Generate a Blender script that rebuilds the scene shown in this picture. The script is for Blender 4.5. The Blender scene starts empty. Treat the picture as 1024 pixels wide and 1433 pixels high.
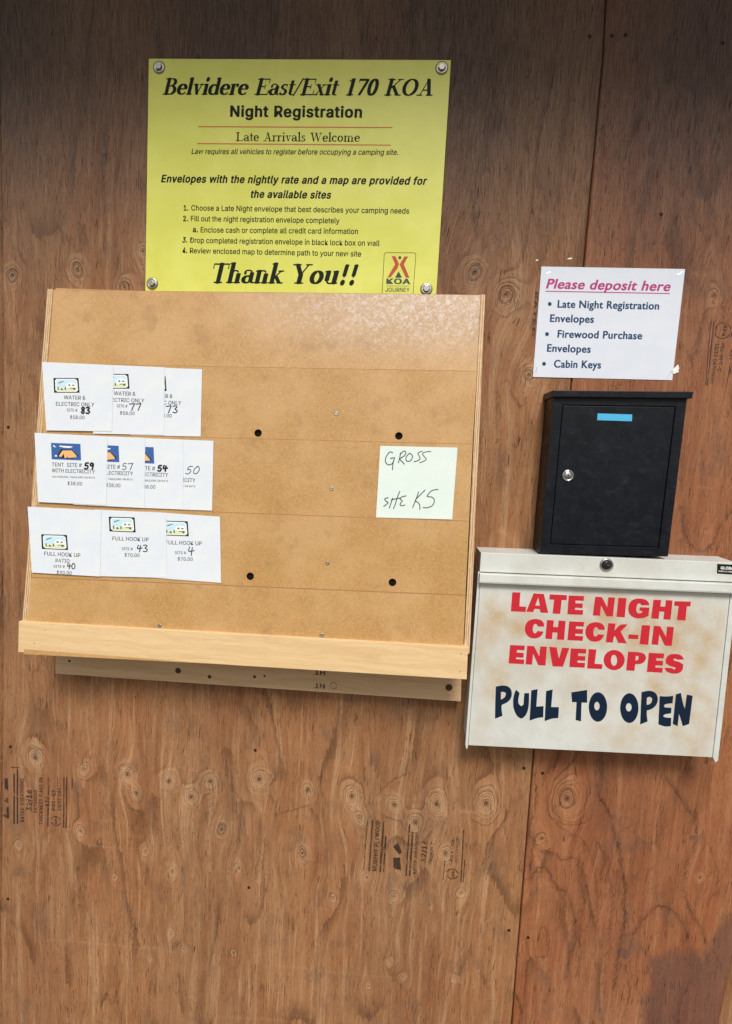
import bpy, bmesh, math, random
import numpy as np
from mathutils import Vector, Matrix
from mathutils.geometry import tessellate_polygon

I = 0.0254                      # everything is measured in inches on the wall, built in metres
ZG = 91.0                       # height of the sign's top edge above the ground, inches
SC = bpy.context.scene
COL = SC.collection

# ------------------------------------------------------------------ camera
CAMP = (35.4700, -47.5742, -30.2764); YAW, PIT, ROL = 0.0704822, -0.1065003, 0.0527911; FPX = 798.066
def basis(yaw, pit, rol):
    cy, sy, cp, sp, cr, sr = math.cos(yaw), math.sin(yaw), math.cos(pit), math.sin(pit), math.cos(rol), math.sin(rol)
    f = Vector((-sy*cp, cy*cp, sp)); r0 = Vector((cy, sy, 0)); u0 = r0.cross(f)
    return cr*r0 + sr*u0, -sr*r0 + cr*u0, f
CR, CU, CF = basis(YAW, PIT, ROL)
def wm(p): return Vector((p[0]*I, p[1]*I, (p[2]+ZG)*I))
cd = bpy.data.cameras.new('camera'); cam = bpy.data.objects.new('camera', cd); COL.objects.link(cam)
cd.sensor_fit = 'VERTICAL'; cd.sensor_height = 36.0; cd.lens = FPX/1433*36.0
cd.clip_start = 0.02; cd.clip_end = 500
cam.matrix_world = Matrix.Translation(wm(CAMP)) @ Matrix((CR, CU, -CF)).transposed().to_4x4()
SC.camera = cam

# ------------------------------------------------------------------ light
SUN_EL, SUN_AZ = math.radians(48), math.radians(6)       # azimuth measured from straight in front of the wall towards the right
w = bpy.data.worlds.new('World'); SC.world = w; w.use_nodes = True
nt = w.node_tree; bg = nt.nodes['Background']
sky = nt.nodes.new('ShaderNodeTexSky'); sky.sky_type = 'NISHITA'; sky.sun_disc = False
sky.sun_elevation = SUN_EL; sky.sun_rotation = math.pi - SUN_AZ
sky.air_density = 1.6; sky.dust_density = 3.0
nt.links.new(sky.outputs[0], bg.inputs[0]); bg.inputs[1].default_value = 0.05
sd = bpy.data.lights.new('sun', 'SUN'); sd.energy = 1.5; sd.angle = math.radians(17); sd.color = (1.0, 0.955, 0.90)
so = bpy.data.objects.new('sun', sd); COL.objects.link(so)
sdir = Vector((math.sin(SUN_AZ)*math.cos(SUN_EL), -math.cos(SUN_AZ)*math.cos(SUN_EL), math.sin(SUN_EL)))
so.rotation_euler = sdir.to_track_quat('Z', 'Y').to_euler()
SC.view_settings.view_transform = 'Standard'; SC.view_settings.look = 'None'
SC.view_settings.exposure = 1.13; SC.view_settings.gamma = 1.0; SC.view_settings.use_curve_mapping = False

# ------------------------------------------------------------------ frames: planes on which things are measured
class Frame:
    def __init__(s, O, ex=(1,0,0), ez=(0,0,1)):
        s.O = Vector(O); s.ex = Vector(ex).normalized(); s.ez = Vector(ez).normalized()
        s.n = s.ex.cross(s.ez).normalized()
    def P(s, u, v, h=0.0): return s.O + s.ex*u + s.ez*v + s.n*h
    def at(s, X, Y, h=0.0):
        """survey point of the photograph dropped on this plane -> (u, v) inches"""
        d = CF + CR*((X-512)/FPX) - CU*((Y-716.5)/FPX); c = Vector(CAMP); o = s.O + s.n*h
        t = (o-c).dot(s.n)/d.dot(s.n); q = c + d*t - o
        m = q.dot(s.ex), q.dot(s.ez); k = s.ex.dot(s.ez)
        det = 1-k*k; return ((m[0]-k*m[1])/det, (m[1]-k*m[0])/det)
class Quad:
    """a slightly out-of-square box front: nominal W x H inches stretched on four corners of a plane"""
    def __init__(s, F, tl, tr, br, bl, W, H):
        s.F = F; s.c = [F.at(*q) for q in (tl, tr, br, bl)]; s.W, s.H = W, H; s.n = F.n
    def uv(s, u, v):
        a, b = u/s.W, v/s.H; tl, tr, br, bl = s.c
        return tuple((bl[i]*(1-a)+br[i]*a)*(1-b) + (tl[i]*(1-a)+tr[i]*a)*b for i in (0, 1))
    def P(s, u, v, h=0.0): return s.F.P(*s.uv(u, v), h)
def crop(ox, oy, sc): return lambda L: [(ox+x/sc, oy+y/sc) for x, y in L]

# ------------------------------------------------------------------ objects
def empty(name, base, label=None, cat=None, group=None, kind=None):
    o = bpy.data.objects.new(name, None); COL.objects.link(o); o.location = wm(base); o.empty_display_size = .05
    tag(o, label, cat, group, kind); return o
def tag(o, label=None, cat=None, group=None, kind=None):
    for k, v in (('label', label), ('category', cat), ('group', group), ('kind', kind)):
        if v: o[k] = v
    return o
def wloc(o):
    v = Vector((0, 0, 0))
    while o is not None: v += o.location; o = o.parent
    return v
def link(name, bm_or_mesh, mat, parent, smooth=False):
    if isinstance(bm_or_mesh, bmesh.types.BMesh):
        me = bpy.data.meshes.new(name); bmesh.ops.recalc_face_normals(bm_or_mesh, faces=bm_or_mesh.faces) if getattr(link, 'recalc', True) else None
        bm_or_mesh.to_mesh(me); bm_or_mesh.free()
    else: me = bm_or_mesh
    for m in (mat if isinstance(mat, (list, tuple)) else [mat]): me.materials.append(m)
    if smooth: me.polygons.foreach_set('use_smooth', [True]*len(me.polygons))
    o = bpy.data.objects.new(name, me); COL.objects.link(o)
    if parent is not None:
        o.parent = parent
        me.transform(Matrix.Translation(-wloc(parent)))
    return o
def prism(bm, F, pts, h0, h1, bevel=0.0, seg=2):
    """extrude a polygon lying on F from h0 to h1"""
    n = len(pts)
    a = [bm.verts.new(wm(F.P(u, v, h0))) for u, v in pts]; b = [bm.verts.new(wm(F.P(u, v, h1))) for u, v in pts]
    fs = [bm.faces.new(a[::-1]), bm.faces.new(b)]
    for i in range(n): fs.append(bm.faces.new((a[i], a[(i+1) % n], b[(i+1) % n], b[i])))
    if bevel:
        es = set(e for f in fs for e in f.edges)
        bmesh.ops.bevel(bm, geom=list(es), offset=bevel*I, segments=seg, affect='EDGES', profile=.6)
    return bm
def rect(u0, v0, u1, v1): return [(u0, v0), (u1, v0), (u1, v1), (u0, v1)]
def block(name, F, pts, h0, h1, mat, parent, bevel=0.0, seg=2):
    bm = bmesh.new(); prism(bm, F, pts, h0, h1, bevel, seg); return link(name, bm, mat, parent)
def disc_pts(c, r, n=20, ry=None, a0=0): return [(c[0]+r*math.cos(a0+2*math.pi*i/n), c[1]+(ry or r)*math.sin(a0+2*math.pi*i/n)) for i in range(n)]
def lathe(bm, F, c, prof, n=24):
    """prof = [(radius, height)...] revolved about the plane's normal at c"""
    rings = []
    for r, h in prof:
        if r < 1e-6: rings.append([bm.verts.new(wm(F.P(c[0], c[1], h)))])
        else: rings.append([bm.verts.new(wm(F.P(*q, h))) for q in disc_pts(c, r, n)])
    for A, B in zip(rings, rings[1:]):
        for i in range(n):
            j = (i+1) % n
            if len(A) == 1 and len(B) == 1: continue
            if len(A) == 1: bm.faces.new((A[0], B[i], B[j]))
            elif len(B) == 1: bm.faces.new((A[i], A[j], B[0]))
            else: bm.faces.new((A[i], A[j], B[j], B[i]))
    return bm
def turned(name, F, c, prof, mat, parent, n=24, smooth=True):
    return link(name, lathe(bmesh.new(), F, c, prof, n), mat, parent, smooth)
def fill(verts, faces, F, loops, h):
    """one flat printed shape with holes; loops = [outer, hole...] in (u, v)"""
    tri = tessellate_polygon([[Vector((x, y, 0)) for x, y in L] for L in loops])
    b = len(verts)
    for L in loops: verts.extend(wm(F.P(x, y, h)) for x, y in L)
    flat = [p for L in loops for p in L]
    for a, c, d in tri:
        p, q, r = flat[a], flat[c], flat[d]
        ar = (q[0]-p[0])*(r[1]-p[1])-(q[1]-p[1])*(r[0]-p[0])
        if abs(ar) < 1e-9: continue
        faces.append((b+a, b+c, b+d) if ar > 0 else (b+a, b+d, b+c))
def printed(name, shapes, F, h, mat, parent):
    V, Fa = [], []
    for L in shapes: fill(V, Fa, F, L, h)
    me = bpy.data.meshes.new(name); me.from_pydata([tuple(v) for v in V], [], Fa); return link(name, me, mat, parent)
def inside(p, L):
    c = False; x, y = p
    for i in range(len(L)):
        (x1, y1), (x2, y2) = L[i], L[i-1]
        if (y1 > y) != (y2 > y) and x < (x2-x1)*(y-y1)/(y2-y1)+x1: c = not c
    return c
def larea(L): return .5*sum(L[i-1][0]*L[i][1]-L[i][0]*L[i-1][1] for i in range(len(L)))
# letter outlines for printed text: per font, per character [advance, outline, hole...] with x, y pairs
GLYPHS = [[[48],
[121,[30,82,47,128,48,130,52,130,67,130,70,129,117,3,118,2,116,-1,98,-1,96,0,84,33,83,34,81,34,36,34,35,33,25,5,22,-1,3,-1,2,0,1,2,2,5],[75,52,76,53,59,103,57,98,42,53]],
[129,[8,46,6,69,8,81,11,92,15,102,21,111,30,120,38,125,45,129,59,131,72,132,86,129,94,126,104,119,109,112,116,103,120,89,119,87,117,86,102,86,100,86,98,89,94,98,86,107,80,110,72,112,66,113,58,112,47,107,39,100,32,89,29,78,28,67,29,53,30,45,33,37,41,27,47,22,55,18,67,16,78,18,88,23,93,28,100,42,116,43,119,42,120,39,119,36,113,22,105,11,95,4,84,-1,70,-3,55,-2,42,1,30,9,21,17,13,31]],
[127,[39,28,38,17,56,17,64,18,75,22,81,26,87,31,91,39,94,48,96,58,96,67,95,80,92,89,86,98,81,103,73,108,62,111,57,111],[28,0,27,2,23,-1,14,-1,12,0,11,3,11,127,12,128,14,130,23,130,26,127,26,117,27,116,27,117,27,127,30,130,31,130,67,129,73,128,86,124,97,117,105,108,109,102,114,89,117,73,118,58,116,45,111,31,106,22,99,14,91,8,81,3,69,0,59,-1,31,-1]],
[106,[28,-1,14,-1,12,0,11,3,11,127,12,128,13,130,16,130,93,130,96,127,95,116,94,112,92,112,36,112,33,111,33,75,34,74,88,74,89,73,91,70,91,59,89,56,88,56,34,56,33,55,33,19,34,17,94,17,96,12,96,2,94,-1]],
[104,[28,-1,14,-1,12,0,11,3,11,120,12,128,14,130,16,130,92,130,95,125,95,116,92,112,34,112,33,111,33,73,36,73,86,72,89,69,89,58,86,54,36,54,33,53,33,3,31,-1]],
[130,[94,23,94,57,34,57,33,55,33,2,31,-1,30,-1,14,-1,12,0,11,3,11,125,13,130,31,130,33,127,33,77,34,75,38,75,94,75,94,127,97,130,112,130,115,128,116,125,116,2,114,-1,112,-1,97,-1,95,0,94,3]],
[76,[5,128,6,130,8,130,64,130,67,130,69,127,70,116,67,112,50,112,48,111,48,19,48,17,67,17,69,14,70,3,67,-1,8,-1,6,-1,4,2,4,14,6,17,25,17,26,22,26,111,23,112,6,112,4,116]],
[100,[8,46,25,45,27,42,27,30,29,25,33,20,38,17,44,15,48,16,54,17,60,22,63,28,64,34,64,127,66,129,67,130,84,130,86,125,86,34,83,19,77,9,72,5,66,1,55,-2,39,-3,25,1,14,9,7,20,5,31,4,42,6,45]],
[118,[70,80,64,73,64,72,112,5,113,2,113,0,111,-1,105,-1,20,-1,12,0,11,3,11,127,12,129,14,130,30,130,31,130,33,127,33,73,34,71,88,129,92,130,112,130,113,127,112,125]],
[99,[93,3,91,0,89,-1,16,-1,13,0,11,3,11,122,11,127,13,130,30,130,31,130,33,127,34,17,91,17,93,14]],
[132,[38,126,95,34,96,36,96,127,98,130,103,130,116,130,118,127,118,3,116,-1,97,-1,93,0,44,77,34,94,33,91,33,2,31,-1,30,-1,14,-1,12,0,11,3,11,127,14,130,30,130,34,130]],
[134,[93,3,80,-2,70,-3,53,-2,42,1,33,7,24,14,18,22,11,36,8,47,6,64,8,81,11,93,17,105,25,115,35,123,44,128,58,131,70,132,80,130,91,127,98,123,108,114,115,105,121,94,124,83,125,70,125,55,122,39,118,30,112,19,105,11],[40,28,47,22,55,18,62,16,70,16,81,20,87,23,92,28,97,34,102,48,104,58,104,69,102,80,101,86,96,97,91,103,83,108,77,111,67,113,56,111,44,105,39,100,34,93,29,78,28,67,29,55,32,41,35,34]],
[112,[28,-1,14,-1,12,0,11,3,11,127,14,130,58,130,72,129,81,126,88,122,94,117,98,111,102,104,103,98,104,87,104,78,102,71,96,61,86,52,78,48,59,44,33,0],[56,63,69,65,73,68,78,72,81,77,82,83,82,91,81,98,75,106,67,110,58,112,34,112,33,109,33,64,34,63]],
[113,[28,-1,14,-1,11,2,12,128,14,130,61,130,73,129,83,126,89,122,96,116,100,109,103,100,104,86,103,78,102,72,95,61,89,56,84,53,83,52,109,2,106,-1,88,-1,85,0,59,47,33,0,31,-1],[33,84,33,67,34,67,66,67,75,71,80,77,82,84,82,95,81,100,77,105,75,107,69,110,59,112,34,112,33,111],[64,56,62,55,64,53,74,55,72,56]],
[113,[41,59,30,64,20,70,15,77,11,83,9,91,9,98,11,105,15,112,20,120,28,125,36,129,47,131,61,132,70,130,77,129,86,124,93,117,100,106,102,97,100,93,83,93,80,97,79,102,75,106,72,109,62,113,55,113,45,112,38,108,32,102,31,92,34,86,41,81,50,77,78,69,89,63,95,58,102,48,103,44,104,36,103,25,97,14,91,7,81,1,72,-2,64,-3,48,-3,38,-2,27,2,21,6,13,14,8,23,6,33,8,37,27,36,32,25,36,21,44,17,53,15,66,17,73,20,78,24,82,30,82,41,80,44,77,47,62,53]],
[113,[5,127,6,130,9,130,102,130,105,129,106,127,107,116,105,112,66,111,66,3,64,-1,47,-1,45,2,44,111,42,112,6,112,4,116]],
[130,[93,3,84,-1,73,-3,61,-3,48,-2,39,1,31,6,25,11,17,20,12,33,11,44,11,127,13,130,30,130,31,130,33,127,33,45,36,33,41,25,47,20,55,17,64,16,73,17,81,20,88,25,91,31,94,37,94,45,94,127,97,130,114,130,116,125,116,36,113,25,108,17,100,8]],
[121,[22,69,1,125,1,127,3,130,20,130,24,127,48,58,59,24,94,127,97,130,116,130,117,126,73,5,70,-1,52,-1,48,0]],
[173,[108,87,122,33,124,37,147,127,150,130,164,130,167,130,169,127,138,11,134,0,131,-1,114,-1,111,0,110,2,87,87,84,92,60,2,58,-1,38,-1,36,0,34,2,1,127,2,130,8,130,20,130,23,127,47,34,49,36,72,125,75,130,94,130,96,128,99,122]],
[119,[93,130,112,130,115,127,70,53,69,2,67,-1,66,-1,50,-1,48,0,47,3,47,53,2,125,2,128,3,130,24,130,58,74,59,75,89,125]],
[98,[53,17,60,22,63,27,65,31,65,44,38,39,30,36,26,33,26,23,27,20,31,17,36,15,42,14],[17,69,8,72,7,75,8,77,12,84,16,88,22,93,28,96,42,99,55,98,67,96,77,90,84,78,86,67,86,3,84,-1,67,-1,64,5,59,1,52,-2,34,-3,22,0,16,3,12,6,6,16,4,20,4,27,5,37,11,47,16,50,27,55,61,60,65,62,65,64,65,70,61,77,56,80,48,81,42,81,36,78,30,73,27,69,25,68]],
[107,[78,48,76,64,72,72,69,76,64,79,58,81,50,81,44,78,39,75,35,70,33,64,31,56,31,41,32,33,35,27,41,20,48,15,58,15,64,17,69,20,75,28,78,39],[28,-1,12,-1,10,0,9,3,9,125,10,128,12,130,28,130,31,127,31,89,31,88,35,92,41,96,50,99,62,99,75,95,83,90,90,83,96,72,99,58,99,39,97,27,91,16,81,4,77,1,69,-2,53,-3,41,0,31,7,30,6,30,2]],
[100,[5,56,8,67,13,78,19,86,28,94,38,97,50,99,64,98,72,95,81,89,86,83,92,72,91,69,78,65,73,65,68,73,64,77,59,80,50,81,41,79,34,73,29,64,26,48,27,36,31,27,34,22,39,18,45,15,55,15,64,18,69,23,73,31,75,32,91,29,93,25,91,20,85,11,80,6,72,1,64,-2,56,-3,45,-3,38,-2,30,1,19,9,15,14,9,24,6,33,5,42]],
[107,[5,56,8,69,13,80,19,87,28,94,34,97,41,98,55,99,64,96,74,89,74,127,75,128,77,130,91,130,94,129,95,125,95,28,95,3,94,0,91,-1,77,-1,75,2,74,6,73,8,64,0,53,-3,36,-2,25,3,16,11,9,23,6,36,5,47],[29,66,27,56,26,45,27,36,32,25,38,19,45,15,55,15,62,18,70,27,73,34,74,42,74,53,73,61,70,69,67,73,62,77,58,80,52,81,45,80,41,79,35,75,33,72]],
[102,[94,42,91,41,28,40,27,39,28,33,31,25,38,19,45,15,55,15,62,16,69,21,73,28,75,29,80,29,91,26,93,23,92,20,87,11,80,4,75,1,66,-2,58,-3,48,-3,38,-2,30,1,22,6,14,16,9,23,6,33,5,45,6,62,11,75,15,81,20,88,27,93,34,97,44,99,55,99,64,97,72,94,80,89,85,83,89,77,94,62,95,48],[28,66,27,59,28,58,70,58,73,59,71,66,67,73,62,78,55,81,47,81,39,78,32,72]],
[64,[28,-1,19,-1,16,3,16,80,14,80,0,81,-2,84,-2,94,0,97,16,98,17,116,21,123,27,130,33,133,39,135,56,135,61,133,63,130,59,119,58,117,47,117,41,115,38,111,38,98,39,98,58,97,59,94,59,84,58,81,56,81,39,81,38,80,38,3,36,-1]],
[107,[5,56,7,67,12,78,21,89,30,95,41,98,55,99,64,96,73,89,75,95,77,97,91,98,94,97,96,94,95,-5,94,-14,90,-22,86,-27,78,-33,70,-36,61,-38,50,-39,41,-38,31,-36,22,-32,16,-27,9,-17,11,-14,22,-8,27,-8,34,-17,45,-21,56,-21,66,-18,70,-14,73,-9,74,-3,74,9,73,10,64,3,59,1,52,0,36,1,23,7,13,17,8,28,5,45],[52,18,61,20,69,27,72,34,74,50,73,62,67,73,61,78,56,80,50,81,39,78,33,72,28,61,26,48,27,37,30,30,33,25,41,20,45,18]],
[104,[28,-1,12,-1,11,-1,9,2,9,125,10,128,12,130,28,130,30,127,31,91,31,90,38,95,45,98,56,99,69,97,78,93,83,87,87,81,91,70,91,3,90,0,88,-1,73,-1,72,-1,70,2,70,67,67,73,64,77,58,80,52,81,45,80,39,77,34,72,32,67,31,59,31,3]],
[43,[28,-1,12,-1,10,0,9,3,9,94,11,97,12,97,28,98,31,94,31,3],[25,133,30,130,33,127,34,122,33,117,30,113,27,110,20,110,14,110,11,112,7,117,7,122,8,127,12,131,16,133]],
[43,[15,-34,6,-37,-5,-36,-6,-33,-6,-23,-5,-20,5,-17,7,-16,9,-11,9,94,11,97,12,98,28,98,31,94,30,-13,28,-20,26,-25,22,-30],[25,133,30,130,33,125,34,120,33,117,30,113,27,110,20,109,14,110,11,112,8,117,6,122,8,127,11,131,16,133]],
[96,[28,-1,12,-1,11,-1,9,2,9,127,12,130,28,130,30,127,31,61,31,60,69,97,89,98,91,95,90,92,53,55,93,5,94,2,93,0,92,-1,89,-1]],
[48,[28,-2,20,1,16,4,12,9,9,18,9,125,10,128,12,130,28,130,31,127,31,20,33,17,43,16,46,11,47,3,46,0,44,-1]],
[153,[28,-1,12,-1,11,-1,9,2,9,94,11,97,28,97,31,90,36,94,42,97,50,99,61,99,70,95,78,86,80,86,86,92,94,97,103,99,111,99,122,97,128,94,133,89,138,83,141,70,141,3,139,-1,123,-1,122,-1,120,2,120,70,118,75,114,78,111,80,103,81,98,80,92,77,89,73,87,69,86,3,85,0,83,-1,67,-1,65,2,65,66,62,74,58,79,50,81,41,79,34,74,32,69,31,62,31,3]],
[103,[28,-1,12,-1,11,-1,9,2,10,95,12,98,28,97,31,90,39,95,50,99,61,99,69,98,73,96,79,92,83,87,89,77,91,71,91,61,91,2,89,-1,81,-1,73,-1,72,-1,70,2,69,67,67,73,62,78,58,80,50,81,45,80,39,77,34,72,32,67,31,58,31,3]],
[105,[5,56,7,67,11,75,18,86,25,92,33,96,44,98,56,99,66,97,73,94,81,88,86,83,92,73,96,64,97,55,97,42,96,31,92,22,86,12,80,6,73,2,66,-2,56,-3,45,-3,38,-2,24,5,16,12,11,20,6,34,5,45],[30,66,27,58,26,45,27,36,33,24,39,18,45,15,58,15,64,18,71,27,74,33,76,41,76,52,74,61,69,72,64,77,59,80,48,81,41,78,36,75,33,72]],
[107,[78,48,78,58,76,64,72,72,69,76,61,80,56,81,50,81,44,78,38,73,35,69,31,56,31,41,35,27,39,21,45,17,55,15,64,17,70,22,74,28,77,37],[99,36,95,23,89,12,83,5,73,0,61,-3,47,-2,39,1,31,7,31,6,30,-34,28,-37,14,-37,11,-36,9,-33,9,94,11,97,28,97,30,94,31,89,41,96,50,99,61,99,69,98,80,93,90,83,97,69,99,55]],
[107,[5,56,8,69,13,80,21,89,31,96,42,99,55,99,64,96,70,92,73,88,74,89,74,94,77,97,91,98,94,97,95,94,95,91,95,-33,94,-36,77,-37,74,-34,73,7,67,1,61,-2,54,-3,47,-3,38,-2,31,0,23,4,19,8,11,19,6,32,5,47],[29,66,27,58,26,45,27,36,33,24,39,18,45,15,55,15,62,18,67,23,70,27,73,34,74,42,74,52,73,61,68,72,64,77,58,80,53,81,47,81,41,79,38,77,32,72]],
[66,[61,98,63,95,63,89,63,83,61,80,50,80,42,78,36,74,32,67,31,59,30,2,28,-1,11,-1,9,3,10,95,12,98,28,97,31,91,38,96,45,99]],
[92,[28,-1,17,4,11,11,6,22,6,23,8,27,19,29,23,29,26,27,28,22,31,18,38,15,44,14,52,15,58,18,62,22,63,28,62,31,58,35,28,43,23,45,16,50,12,55,9,61,8,70,9,78,12,83,17,89,23,94,31,97,39,99,48,99,64,96,70,93,77,86,83,75,81,72,70,69,66,68,63,70,61,75,55,80,45,82,41,81,34,78,31,75,29,69,31,64,36,61,64,54,72,50,77,46,81,41,85,33,85,23,83,17,77,8,70,3,64,0,58,-2,47,-3,38,-3]],
[58,[28,0,22,3,18,6,14,14,12,20,12,80,11,81,0,81,-2,84,-2,94,-1,97,12,98,12,117,14,120,16,121,31,120,34,117,34,98,36,98,50,98,52,97,53,94,53,84,52,81,34,80,34,23,36,17,41,15,48,16,52,15,53,12,55,2,53,-1,48,-2,36,-2]],
[104,[53,16,59,18,64,21,67,25,69,31,70,95,72,97,73,98,86,98,89,97,91,95,91,2,89,-1,73,-1,71,2,70,7,62,1,58,-1,52,-2,41,-2,31,-1,22,4,15,12,11,22,9,34,9,94,11,97,28,98,30,95,31,36,32,27,35,22,39,18,47,16]],
[98,[77,48,60,3,58,0,55,-1,39,-1,36,3,1,94,2,97,20,98,23,95,46,31,48,28,72,95,74,97,77,98,91,98,93,97,95,94,94,92]],
[143,[4,97,8,98,23,97,25,92,40,37,42,33,58,91,60,97,78,98,80,97,82,94,92,56,91,54,86,54,72,72,53,5,50,-1,33,-1,30,2,3,92,2,94],[100,36,116,95,119,97,136,97,138,94,110,3,108,0,105,0,100,8,96,9,94,12]],
[96,[88,91,59,48,90,3,91,2,89,-1,69,-1,47,33,23,-1,5,-1,3,0,2,2,3,3,34,50,4,94,5,97,20,98,27,97,47,65,68,97,88,97,89,95]],
[98,[77,48,53,-14,46,-27,39,-34,33,-36,22,-38,10,-36,8,-33,12,-20,14,-19,25,-19,28,-17,32,-13,37,0,1,94,2,97,20,98,23,95,46,31,48,29,73,95,74,97,77,98,91,98,93,97,94,94]],
[96,[28,-1,9,-1,8,0,7,3,7,12,58,78,56,79,11,79,8,83,9,95,11,97,14,98,83,97,85,94,85,84,84,81,35,17,84,17,87,14,87,2,84,-1,83,-1]],
[114,[30,66,31,47,32,39,36,28,41,22,47,17,55,15,62,16,69,20,73,25,79,36,81,44,82,59,82,73,80,86,76,100,71,106,64,112,56,114,48,112,41,106,36,100,32,89,30,80],[103,77,103,53,100,34,97,25,92,16,81,4,77,1,66,-2,48,-3,36,1,30,5,23,11,16,23,11,37,9,48,9,73,11,91,16,105,23,117,30,124,38,128,52,132,67,131,73,129,80,125,90,116,95,106,100,94]],
[114,[28,-1,17,-1,15,2,15,12,17,16,49,17,49,106,48,107,25,90,20,89,18,92,18,108,21,111,45,129,48,130,69,130,71,127,71,17,98,16,100,12,100,2,98,-1,95,-1]],
[114,[28,-1,14,-1,12,2,12,12,69,75,73,81,76,87,76,98,73,105,68,109,61,113,52,113,44,110,39,106,35,100,33,90,30,89,16,89,14,91,12,94,15,106,18,112,24,120,30,125,38,129,48,131,56,132,64,131,73,129,80,126,86,121,94,109,97,102,97,97,97,87,95,81,91,72,83,61,43,17,97,17,99,14,99,2,98,0,95,-1]],
[114,[93,130,95,127,95,117,94,114,61,77,62,75,77,72,83,69,89,64,94,58,99,48,100,41,100,31,97,20,90,11,84,6,77,1,67,-2,58,-3,45,-3,36,-1,28,3,19,9,11,19,7,31,7,33,9,36,27,36,29,33,32,25,38,20,44,17,55,15,67,18,74,23,78,31,78,41,77,45,75,50,67,57,58,60,38,61,35,64,35,75,37,78,66,111,64,112,16,112,14,116,14,127,16,130,17,130]],
[114,[94,43,103,43,104,42,105,39,105,28,99,17,86,-1,70,-1,66,0,9,24,6,28,6,39,8,44,59,130,77,130,79,127,31,44,66,44,67,80,69,82,83,82,86,82,88,78,88,44]],
[114,[13,67,20,127,22,130,89,130,92,129,94,127,94,116,92,112,91,112,41,112,40,111,37,84,37,83,38,82,45,85,53,86,70,85,83,78,88,73,94,66,99,52,100,39,99,31,96,23,93,17,83,6,75,1,67,-2,50,-3,38,-1,28,4,23,8,18,14,14,21,11,30,12,35,16,35,31,35,36,25,41,20,48,16,58,16,62,17,69,20,74,27,77,34,77,48,74,56,71,61,66,65,58,68,45,67,33,61,30,60,16,62,14,64]],
[114,[77,48,72,58,66,63,61,64,56,65,47,63,40,58,35,50,34,45,34,36,37,27,44,19,52,15,58,15,66,18,72,22,76,28,78,36],[70,80,76,78,86,72,92,66,95,59,99,50,99,44,99,33,97,24,90,12,84,7,77,1,66,-2,56,-3,45,-2,36,1,27,7,22,12,18,19,14,27,12,34,12,45,14,55,17,63,27,81,61,130,80,130,82,127,51,81,64,81]],
[114,[28,-1,23,-1,21,2,22,3,76,111,72,112,14,112,12,116,12,127,14,130,17,130,97,130,99,128,100,125,99,111,46,6,42,-1]],
[114,[78,26,80,33,79,44,75,50,70,54,64,56,53,57,45,55,36,49,32,42,31,34,32,28,36,22,44,17,55,15,64,16,73,20],[74,86,76,91,76,100,72,106,66,112,56,114,48,113,41,108,37,103,35,95,37,86,41,81,45,78,55,75,62,76,69,79],[102,39,102,28,98,17,90,8,78,1,69,-2,61,-3,44,-2,36,0,27,4,18,11,15,16,11,23,9,36,11,45,15,55,20,61,30,67,21,75,17,81,14,91,14,100,15,106,18,112,23,120,28,124,36,128,44,131,56,132,66,131,73,129,81,125,88,120,96,108,97,102,97,91,95,83,93,78,86,70,81,67,89,63,94,58,100,48]],
[114,[78,92,77,97,75,103,69,109,61,113,55,114,50,113,41,107,36,100,34,94,34,87,35,78,39,72,45,66,55,64,64,65,72,70,76,77,78,84],[59,48,44,48,34,51,28,55,19,64,14,75,12,81,12,92,14,102,17,109,21,116,27,122,33,126,42,130,48,131,66,131,73,129,81,124,89,117,95,108,99,94,98,78,97,72,92,61,82,44,52,0,48,-1,33,-1,31,-1,29,2,59,46,60,47]],
[113,[41,59,27,65,20,70,15,75,10,84,9,92,9,99,13,109,16,114,22,121,34,128,46,131,47,145,48,148,61,148,63,145,63,133,64,131,77,129,83,126,89,121,94,116,92,112,78,112,78,111,84,103,86,95,69,70,64,58,75,54,80,51,85,47,88,41,88,30,84,22,78,17,72,14,63,11,62,2,59,-1,58,0,56,10,52,-14,52,-15,48,-15,45,-3,30,1,22,5,16,11,10,20,6,31,6,34,8,37,27,36,33,23,39,19,44,17,46,17,42,58],[46,103,46,111,44,111,41,110,33,103,31,95,32,89,34,86,39,82,45,79,46,80],[53,122,53,118,55,118,57,119,57,127,56,127,53,127]],
[48,[14,22,19,24,27,24,30,23,34,20,37,16,38,11,37,6,33,1,28,-2,20,-2,16,-1,12,2,9,8,9,12,10,17]],
[48,[9,-31,7,-30,6,-27,13,17,16,21,34,20,36,17,23,-28,20,-31]],
[53,[15,128,17,130,33,130,34,129,36,127,34,82,33,79,31,78,19,78,16,81,14,125]],
[111,[20,52,25,77,23,78,9,78,7,81,8,90,9,94,11,95,27,95,33,127,34,129,48,130,52,127,46,95,67,95,72,95,76,122,78,128,81,130,94,130,96,127,96,125,91,95,108,94,109,91,108,83,107,80,105,78,89,78,88,77,84,52,86,51,100,50,102,47,101,37,99,34,97,34,83,34,81,33,77,5,75,0,72,-1,59,-1,57,2,62,33,59,34,39,34,36,33,31,3,30,0,28,-1,14,-1,12,3,17,33,16,34,1,34,-1,37,0,44,1,47,3,51,19,51],[40,55,39,52,41,51,64,51,65,52,69,77,44,77]],
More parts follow.
